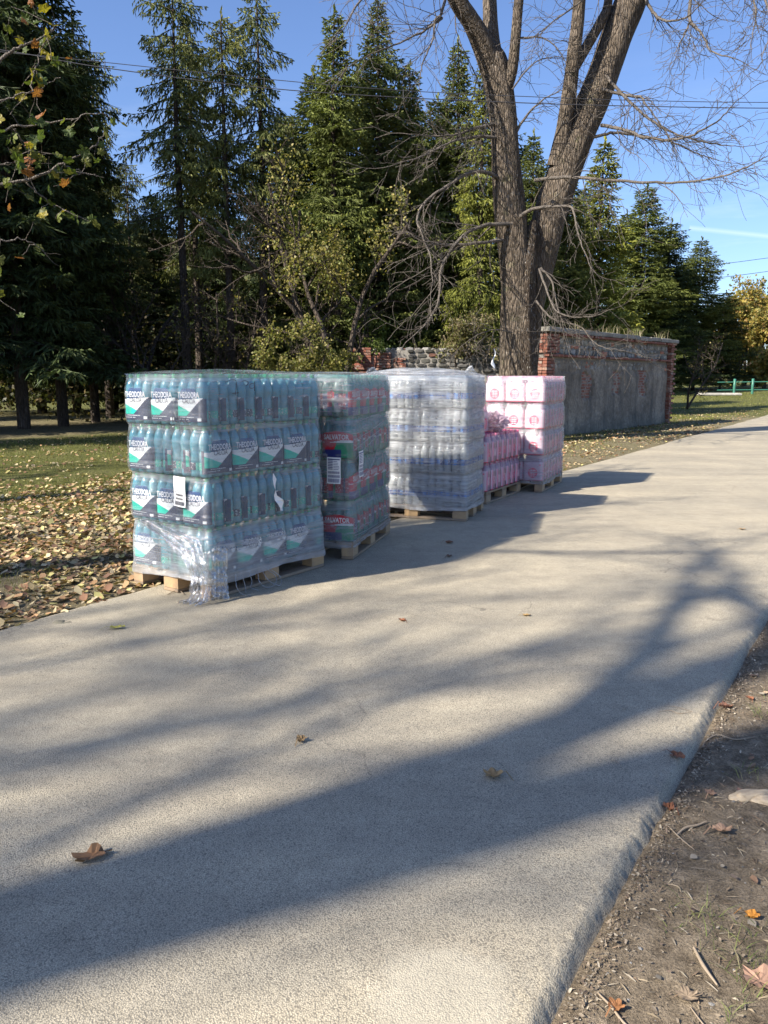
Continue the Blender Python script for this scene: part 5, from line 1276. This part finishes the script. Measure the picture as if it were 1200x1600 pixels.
# gnawed root / wood lump and leaning stone
def lump(name, loc, size, seed, mat, label, cat, rz=0, sub=14):
    import mathutils
    V = []; nu, nv = sub*2, sub
    for a_ in range(nv):
        for b_ in range(nu):
            ph = math.pi*a_/(nv-1); t_ = 2*math.pi*b_/nu; d = Vector((math.sin(ph)*math.cos(t_), math.sin(ph)*math.sin(t_), math.cos(ph)))
            k = 1+.35*mathutils.noise.noise(d*1.6+Vector((seed, 0, 0)))+.12*mathutils.noise.noise(d*6); V.append((d.x*k*size[0], d.y*k*size[1], d.z*k*size[2]))
    F = [(a_*nu+b_, (a_+1)*nu+b_, (a_+1)*nu+(b_+1) % nu, a_*nu+(b_+1) % nu) for a_ in range(nv-1) for b_ in range(nu)]
    o = link(name, mesh(name, V, F, mat, True)); o.location = loc; o.rotation_euler = (0, 0, rz); return tag(o, label, cat)
M['rootwood'] = m_wood('root_wood', (.50, .41, .28), (.33, .25, .16))
g = G(1175, 1232); g[2] = float(gz(g[0], g[1])); lump('exposed_root', (g[0], g[1], g[2]+.004), (.085, .030, .018), 2.0, M['rootwood'], 'pale exposed root on the right verge at the photo edge', 'root', .25)
g = G(1205, 1242); g[2] = float(gz(g[0], g[1])); lump('exposed_root', (g[0], g[1], g[2]+.002), (.06, .028, .02), 5.0, M['rootwood'], 'darker knobbly end of the root cut by the photo edge', 'root', -.4)
g = G(98, 972); lump('field_stone', (g[0], g[1], float(gz(g[0], g[1]))+.02), (.085, .06, .05), 9.0, m_simple('mossy_stone', (.17, .155, .11), .9), 'greenish-grey stone among the leaves at the left road edge', 'stone', .4)
g = G(1122, 626, .3); Y = 52.0; q = At(1122, 625, Y); V, F = box_vf(-1.3, 1.3, -.45, .45, 0, .16, .03); o = link('concrete_slab', mesh('concrete_slab', V, F, M['concrete_pale'])); o.location = (q[0], Y, float(gz(q[0], Y))); tag(o, 'pale concrete slab lying in the grass left of the green railing', 'slab')

# ------------------------------------------------------------------ single leaves and twigs on the lane
BROWN, RUST = (.26, .145, .075), (.27, .115, .06)
for k, (px, py, s, col, rz, curl, lab) in enumerate([
    (143, 1342, .125, BROWN, .6, .55, 'large curled brown leaf on the shaded asphalt, lower left'), (770, 1214, .085, (.38, .25, .12), 2.7, .8, 'tan maple leaf with its stalk, between the two shadow bands'),
    (183, 982, .105, (.34, .32, .08), .3, .35, 'yellow-green leaf on the asphalt before the nearest pallet'), (471, 1158, .060, (.30, .2, .1), 1.2, .8, 'small brown leaf in the middle of the lane'),
    (702, 849, .085, (.22, .10, .06), .2, .7, 'dark brown leaf in the shadow of the stacks, the farther one'), (702, 870, .070, (.16, .10, .07), .9, .6, 'dark leaf in the shadow of the stacks, the nearer one'),
    (628, 971, .055, RUST, 2.2, .9, 'small rust-red leaf right of the nearest stack shadow'), (823, 963, .06, (.40, .27, .12), .1, .6, 'small yellowish leaf in the middle of the sunlit lane'),
    (1160, 828, .07, (.3, .2, .1), .4, .6, 'small brown leaf far along the right side of the lane'), (548, 838, .05, (.2, .13, .08), .4, .5, 'tiny leaf beside the second pallet'),
    (1046, 1252, .060, RUST, 1.9, .9, 'rust-brown leaf standing on the crumbling road edge'), (1058, 1183, .070, RUST, -.6, .5, 'reddish-brown leaf lying over the shaded road edge'),
    (1135, 1098, .075, (.24, .12, .08), .3, .9, 'curled red-brown leaf on the shaded verge'), (1172, 1085, .05, RUST, 1.4, .6, 'small reddish leaf near the right photo edge, on shaded soil'),
    (1110, 1232, .055, (.32, .2, .13), .9, .6, 'pale brown leaf in the middle of the sunlit verge'), (1130, 1290, .075, (.36, .23, .15), .2, .7, 'crumpled tan leaf beside a dark stick on the verge'),
    (1176, 1422, .050, (.50, .22, .04), -.3, .9, 'bright orange-brown curled leaf on the lower right verge'), (1190, 1522, .11, (.36, .22, .15), 2.1, .5, 'big pinkish-brown leaf at the lower right edge'),
    (962, 1562, .05, (.33, .15, .06), .8, .7, 'small brown leaf in the bottom corner by the road edge'), (1075, 1545, .06, (.25, .19, .13), 2.8, .6, 'grey-brown leaf at the bottom of the verge')]):
    if k == 0: s *= 1.15
    g = G(px, py); z = 0.004 if rc(g[0], g[1])[1] > .60 else float(gz(g[0], g[1]))+.006
    o = link('fallen_leaf', leaf_mesh(400+k, s, col, curl, M['litter'], k > 0)); o.scale = (1, .55 if k in (0, 2) else 1, 1); o.location = (g[0], g[1], z+s*.02); o.rotation_euler = (random.uniform(-.08, .08), random.uniform(-.08, .08), rz); tag(o, lab, 'leaf', 'single fallen leaves on lane and verge')
def stick(pts, r_, label, col=(.20, .15, .11)):
    P = [G(px, py) for px, py in pts]; P = [(p[0], p[1], (0.0 if rc(p[0], p[1])[1] > .6 else float(gz(p[0], p[1])))+r_+.002+.003*(i % 2)) for i, p in enumerate(P)]
    Q, R = smooth_line(P, [r_*.7]+[r_]*(len(P)-2)+[r_*.5], 14); V, F = tubes_vf([(Q, R, 5)]); o = link('stick', mesh('stick', V, F, M['stickm'], True)); tag(o, label, 'twig')
M['stickm'] = m_simple('dry_stick', (.30, .235, .16), .85)
for pts, r_, lab in [([(1030, 1113), (1046, 1112), (1062, 1116), (1080, 1114)], .0016, 'thin pale curved twig on the shaded asphalt near the right edge'), ([(1042, 1104), (1058, 1107), (1084, 1114)], .0013, 'second thin twig crossing the pale curved one'),
        ([(955, 1188), (966, 1194), (973, 1203)], .0012, 'short dark twig on the shaded asphalt'), ([(972, 1106), (976, 1110), (980, 1104)], .0012, 'tiny hooked twig on the shaded asphalt'),
        ([(1058, 1296), (1072, 1286), (1090, 1281), (1105, 1276)], .0045, 'dark bent stick lying on the sunlit verge'), ([(1045, 1282), (1064, 1302), (1086, 1318)], .003, 'straight pale stick crossing the verge'),
        ([(935, 1540), (955, 1562), (978, 1588), (1004, 1604)], .0035, 'long thin stick at the bottom of the verge'), ([(1080, 1560), (1100, 1588), (1118, 1604)], .0022, 'slim stick beside the grey-brown leaf'),
        ([(1085, 1470), (1100, 1500), (1122, 1528)], .0055, 'flat weathered splinter on the lower verge'), ([(1040, 1370), (1060, 1376), (1065, 1384)], .002, 'short pale stalk in the middle of the verge'),
        ([(262, 930), (278, 924), (288, 930)], .004, 'short dark curved twig in front of the nearest pallet'), ([(1100, 1150), (1120, 1142), (1150, 1148), (1180, 1144)], .0035, 'long grey stick on the shaded verge')]: stick(pts, r_, lab)

# ------------------------------------------------------------------ railing, cables
def railing():
    Y = 54.0; x0 = At(1147, 610, Y)[0]; z0 = float(gz(x0, Y)); r = empty('green_railing', (x0, Y, z0), .0); tag(r, 'low railing with green posts and two thin rails at the right edge', 'railing')
    dx = (At(1174, 610, Y)[0]-x0)
    for k in range(5):
        o = link('post', mesh('post', *tubes_vf([(np.array([(0, 0, -.4), (0, 0, .5), (0, 0, 1.02), (0, 0, 1.03)]), [.085, .085, .085, .01], 8)]), M['green_paint'], False), r); o.location = (dx*k, -.45*k*.3, float(gz(x0+dx*k, Y))-z0)
    for z in (.28, .80):
        V, F = tubes_vf([(np.array([(-1.1, .1, z), (dx*2, -.3, z+.04), (dx*4+1, -.6, z+.08)]), [.035]*3, 6)]); link('rail', mesh('rail', V, F, M['green_paint'], True), r)
railing()
def cable(a, b, sag, r_, label, spacers=None, n=60):
    a, b = np.array(a), np.array(b); t = np.linspace(0, 1, n)[:, None]; P = a+(b-a)*t; P[:, 2] -= (4*sag*t*(1-t))[:, 0]
    V, F = tubes_vf([(P, np.full(n, r_), 5)]); o = link('overhead_cable', mesh('overhead_cable', V, F, M['wire'], True)); tag(o, label, 'cable', 'cables crossing the sky'); return P, o
cA = At(-420, 52, 15.5); cB = At(1500, 145, 17.5)
def cable_px(pts, Y0, Y1, r_, label):
    n = len(pts)-1; P = np.array([At(x, y, Y0+(Y1-Y0)*(x-pts[0][0])/(pts[-1][0]-pts[0][0])) for x, y in pts]); Q, _ = smooth_line(P, [r_]*len(P), 90)
    V, F = tubes_vf([(Q, np.full(90, r_), 5)]); o = link('overhead_cable', mesh('overhead_cable', V, F, M['wire'], True)); tag(o, label, 'cable', 'cables crossing the sky'); return Q, o
Q1, o1 = cable_px([(-300, 52), (0, 81), (150, 96), (400, 122), (620, 141), (850, 152), (1000, 157), (1200, 160), (1500, 157)], 15.6, 17.2, .007, 'upper thin cable crossing in front of the bare tree')
Q2, o2 = cable_px([(-300, 40), (0, 78), (150, 104), (400, 136), (620, 152), (850, 162), (1000, 166), (1200, 169), (1500, 168)], 15.6, 17.2, .009, 'lower thicker cable hung just below the thin one')
for px in (197, 428, 632, 1082, 1155):
    Y = 15.6+1.6*(px+300)/1800; i = int(np.argmin(np.abs(Q1[:, 0]/Q1[:, 1]-(px-600)/FPX/1.0)))
    V, F = tubes_vf([(np.array([Q1[i]+[0, 0, .03], Q2[i]-[0, 0, .03]]), [.008, .008], 5)]); link('spacer', mesh('spacer', V, F, M['wire']), o2)
cable_px([(1040, 420), (1130, 412), (1200, 403), (1300, 390)], 90, 110, .03, 'faint far cable above the golden trees, upper one'); cable_px([(1040, 442), (1130, 433), (1200, 424), (1300, 410)], 90, 110, .03, 'faint far cable just over the golden trees, lower one')
# strip of white plastic caught in twigs
q = At(772, 545, 17.8); V = []; F = []
for k in range(14):
    t = k/13; w = .010+.03*sm(t, .55, .8)*(1-sm(t, .85, 1.0)); x_ = .03*math.sin(t*7); V += [(x_-w, .02*math.sin(t*5), -t*.42), (x_+w, .02*math.sin(t*5+1.2), -t*.42)]
    if k: F.append((2*k-2, 2*k-1, 2*k+1, 2*k))
o = link('plastic_strip', mesh('plastic_strip', V, F, m_simple('white_plastic', (.75, .77, .78), .4), True)); o.location = q; tag(o, 'torn strip of white plastic hanging left of the bare trunk', 'plastic strip')

# ------------------------------------------------------------------ papers, scribbles and loose film on the stacks
def face_point(org, A, B, face, u, z, off):
    """face 'front' = sunlit end (local -y), u along local x; 'side' = shaded side (local +x), u along local y"""
    return org @ (Vector((u, -B/2-off, z)) if face == 'front' else Vector((A/2+off, u, z)))
def paper(org, A, B, face, u, z, w, h, tilt, label, kind, ink, off=.020):
    nx_, nz_ = 7, 9; V = []; F = []; rg = random.Random(int(u*1000))
    def pt(a_, b_, o_): return Vector((a_*math.cos(tilt)-b_*math.sin(tilt)+u, b_*math.cos(tilt)+a_*math.sin(tilt)+z, o_))
    def place(p, bulge): return face_point(org, A, B, face, p.x, p.y, p.z+bulge)
    bul = lambda a_, b_: .004*math.sin(a_*40+1)+.003*math.sin(b_*30)
    acc = Acc()
    for j in range(nz_+1):
        for i in range(nx_+1): a_ = (i/nx_-.5)*w; b_ = (j/nz_-.5)*h; acc.V.append(tuple(place(pt(a_, b_, off), bul(a_, b_))))
    for j in range(nz_):
        for i in range(nx_): k = j*(nx_+1)+i; acc.F.append((k, k+1, k+nx_+2, k+nx_+1)); acc.mi.append(0); acc.c.append((1, 1, 1))
    def mark(a0, a1, b0, b1):
        m = max(1, int((a1-a0)/.02)); 
        for q in range(m):
            x0, x1 = a0+(a1-a0)*q/m, a0+(a1-a0)*(q+1)/m
            P_ = [tuple(place(pt(x, y, off+.0015), bul(x, y))) for x, y in ((x0, b0), (x1, b0), (x1, b1), (x0, b1))]; acc.add(P_, [(0, 1, 2, 3)], 1)
    if kind == 'lines':
        for q in range(9): b_ = h*(.42-.055*q); mark(-w*.4, w*rg.uniform(.1, .4), b_, b_+h*.010)
        for b0 in (-.14, -.27): 
            x = -w*.30
            while x < w*.3: d = rg.uniform(.0018, .005); mark(x, x+d*.55, h*b0, h*(b0+.07)); x += d
        x = -w*.38
        while x < w*.4: d = rg.uniform(.003, .009); mark(x, x+d*.5, -h*.45, -h*.32); x += d
    if kind == 'table':
        mark(-w*.44, w*.44, h*.40, h*.445)
        for q in range(6): b_ = h*(.34-.06*q); mark(-w*.42, -w*.05, b_, b_+h*.03); mark(w*.0, w*rg.uniform(.25, .42), b_, b_+h*.018)
        for (b0, b1) in ((-.12, -.03), (-.27, -.17), (-.45, -.31)):
            x = -w*.42
            while x < w*.42: d = rg.uniform(.002, .0075); mark(x, x+d*.55, h*b0, h*b1); x += d
    o = link('paper_label', acc.mesh('paper_label', [M['paper'], ink])); return tag(o, label, 'paper label')
paper(org1, .8, 1.2, 'front', .155, .72, .118, .205, -.05, 'white delivery paper stuck on the sunlit end of the nearest stack', 'lines', M['ink'], .026)
paper(org2, .8, 1.2, 'front', .245, .735, .118, .215, -.02, 'barcoded sheet on the second stack, left of its corner', 'table', M['ink_blue'], .018)
paper(org2, .8, 1.2, 'side', -.41, .775, .118, .215, .06, 'barcoded sheet on the second stack, right of its corner', 'table', M['ink_blue'], .018)
def ribbon(org, A, B, face, pts, w, label, mat, off=.022, name='torn_paper', curl=.01):
    V = []; F = []; n = len(pts)
    for k, (u, z, ww, oo) in enumerate(pts):
        for s in (-1, 1): V.append(tuple(face_point(org, A, B, face, u+s*ww/2, z, off+oo+s*curl*math.sin(k*1.7))))
        if k: F.append((2*k-2, 2*k-1, 2*k+1, 2*k))
    o = link(name, mesh(name, V, F, mat, False)); return tag(o, label, 'paper scrap')
ribbon(org1, .8, 1.2, 'side', [(.012, .80, .006, 0), (.016, .76, .018, .008), (.010, .72, .024, .012), (.020, .68, .020, .01), (.018, .64, .022, .012), (.045, .605, .070, .02), (.058, .585, .085, .022), (.066, .55, .04, .02), (.068, .525, .006, .02)], 0, 'twisted torn scrap of white paper on the shaded side of the nearest stack', M['paper'])
def scribble(org, A, B, face, strokes, parent, label=None, r_=.0022, off=.014):
    tub = []
    for st in strokes:
        P = np.array([tuple(parent.matrix_basis.inverted() @ face_point(org, A, B, face, u, z, off)) for u, z in st]); Q, R = smooth_line(P, [r_]*len(P), len(P)*4); tub.append((Q, R, 4))
    V, F = tubes_vf(tub); link('marker_writing', mesh('marker_writing', V, F, M['ink'], True), parent)
scribble(org1, .8, 1.2, 'side', [[(-.42, 1.445), (-.37, 1.46), (-.325, 1.455), (-.325, 1.41), (-.335, 1.36)], [(-.36, 1.372), (-.30, 1.375)], [(-.27, 1.45), (-.235, 1.455), (-.205, 1.44), (-.23, 1.42)], [(-.15, 1.44), (-.19, 1.43), (-.19, 1.405), (-.15, 1.41), (-.145, 1.45), (-.15, 1.385)]], w1)
scribble(org1, .8, 1.2, 'front', [[(.11, 1.225), (.105, 1.20), (.11, 1.18)], [(.14, 1.22), (.13, 1.20), (.14, 1.185), (.16, 1.20), (.15, 1.22), (.14, 1.22)], [(.18, 1.225), (.18, 1.18)], [(.215, 1.215), (.19, 1.20), (.215, 1.182)], [(.24, 1.22), (.23, 1.20), (.25, 1.182), (.275, 1.19)]], w1)

# bunched film sliding off the front corner of the nearest stack, with loose tails on the asphalt
def fin(pts, mat, seed, name='film_bunch', parent=None, nu=16, rough=.018):
    """a gathered curtain: a row of (left point, right point, depth) stations, folded into pleats"""
    rg = np.random.default_rng(seed); m = len(pts); n = 46; V = []; F = []
    t = np.linspace(0, m-1, n)
    L = np.array([p[0] for p in pts], float); Rr = np.array([p[1] for p in pts], float); D_ = np.array([p[2] for p in pts], float)
    for k in range(n):
        a_ = np.array([np.interp(t[k], range(m), L[:, c]) for c in range(3)]); b_ = np.array([np.interp(t[k], range(m), Rr[:, c]) for c in range(3)]); d_ = np.array([np.interp(t[k], range(m), D_[:, c]) for c in range(3)])
        for i in range(nu+1):
            u = i/nu; f = (math.sin(u*math.pi*9+seed+.4*math.sin(k*.35))*.5+.5)*rough+rough*1.4*(fbm(u*5+seed, k*.22, 3, seed)-.5); V.append(tuple(a_+(b_-a_)*u+d_*f*2.2+rg.normal(0, .0018, 3)))
    for k in range(n-1):
        for i in range(nu): F.append((k*(nu+1)+i, k*(nu+1)+i+1, (k+1)*(nu+1)+i+1, (k+1)*(nu+1)+i))
    return link(name, mesh(name, V, F, mat, True), parent)
inv = w1.matrix_basis.inverted()
def LP(face, u, z, off): return np.array(inv @ face_point(org1, .8, 1.2, face, u, z, off))
def cor(u, v, z): return np.array(inv @ (org1 @ Vector((.4+u, -.6-v, z))))
out_f = np.array((inv.to_3x3() @ (org1.to_3x3() @ Vector((.35, -1, 0)))))
fin([(LP('front', -.28, .485, .018), LP('front', -.20, .50, .018), out_f), (LP('front', -.02, .40, .024), LP('front', .10, .45, .020), out_f), (LP('front', .16, .29, .03), LP('front', .32, .42, .022), out_f), (LP('front', .24, .20, .04), LP('front', .395, .30, .026), out_f), (LP('front', .28, .12, .05), cor(.02, .02, .2), out_f), (LP('front', .29, .05, .06), cor(.04, .03, .10), out_f), (LP('front', .28, .015, .09), cor(.06, .06, .03), out_f), (LP('front', .24, .008, .15), cor(.05, .13, .012), out_f)], M['film_crinkle'], 3, parent=w1, nu=22, rough=.020)
out_s = np.array((inv.to_3x3() @ (org1.to_3x3() @ Vector((1, -.5, 0)))))
fin([(cor(.012, .012, .36), LP('side', -.46, .34, .02), out_s), (cor(.02, .02, .24), LP('side', -.48, .20, .03), out_s), (cor(.03, .03, .12), LP('side', -.50, .10, .05), out_s), (cor(.04, .06, .02), LP('side', -.52, .012, .09), out_s)], M['film_crinkle'], 8, parent=w1, nu=12, rough=.014)
tub = []
for k, st in enumerate([[(-.27, .13, .03), (-.262, .07, .05), (-.285, .03, .06), (-.25, .008, .10)], [(-.18, .12, .03), (-.21, .06, .07), (-.17, .012, .10), (-.09, .02, .11), (-.05, .07, .08), (-.10, .125, .03)], [(-.14, .12, .03), (-.13, .05, .09), (-.06, .008, .13), (.0, .05, .08), (-.06, .12, .03)], [(-.40, .14, .03), (-.42, .06, .06), (-.39, .006, .09), (-.36, .006, .13)], [(-.34, .13, .03), (-.33, .05, .05), (-.345, .006, .07)]]):
    P = np.array([LP('side', u, z, o_) for u, z, o_ in st]); Q, R = smooth_line(P, [.0024]*len(P), 26); tub.append((Q, R, 4))
V, F = tubes_vf(tub); link('film_tail', mesh('film_tail', V, F, m_film('film_strand', .35, .5, (3, 3, 3), bump=.4, patch=.3), True), w1)
# stretched ropes of film across the shaded side of stack 2 and stack 4
def ropes(org, A, B, face, lines, parent, r_=.0028):
    iv = parent.matrix_basis.inverted(); tub = []
    for st in lines:
        P = np.array([np.array(iv @ face_point(org, A, B, face, u, z, .013)) for u, z in st]); Q, R = smooth_line(P, [r_]*len(P), 24); tub.append((Q+np.random.default_rng(1).normal(0, .001, Q.shape), R, 4))
    V, F = tubes_vf(tub); link('film_fold', mesh('film_fold', V, F, M['film_rope'], True), parent)
M['film_rope'] = m_film('film_rope', .40, .4, (2, 2, 2), bump=.3, patch=.2)
w2 = [o for o in bpy.data.objects if o.name.startswith('stretch_film') and 'second stack' in o.get('label', '')][0]
ropes(org2, .8, 1.2, 'side', [[(-.6, .98), (-.1, 1.03), (.5, 1.12)], [(-.6, .90), (0, .99), (.5, 1.06)], [(-.55, .83), (-.1, .93), (.3, 1.0)], [(.28, .80), (.32, .55), (.34, .30)], [(.36, .78), (.44, .60), (.52, .55)], [(-.6, .20), (-.2, .185), (.5, .18)], [(-.6, 1.12), (.1, 1.16)], [(-.58, .60), (-.1, .72), (.1, .85)], [(-.6, 1.30), (.3, 1.31)], [(-.6, 1.22), (.4, 1.25)]], w2)
ropes(org4, .8, 1.2, 'side', [[(-.6, .95), (0, 1.0), (.55, 1.08)], [(-.6, .86), (0, .93), (.58, .98)], [(-.6, .62), (0, .70), (.58, .78)], [(-.6, .50), (.1, .56), (.58, .66)], [(-.6, .32), (0, .40), (.58, .52)], [(-.6, .24), (0, .33), (.5, .42)]], r4)
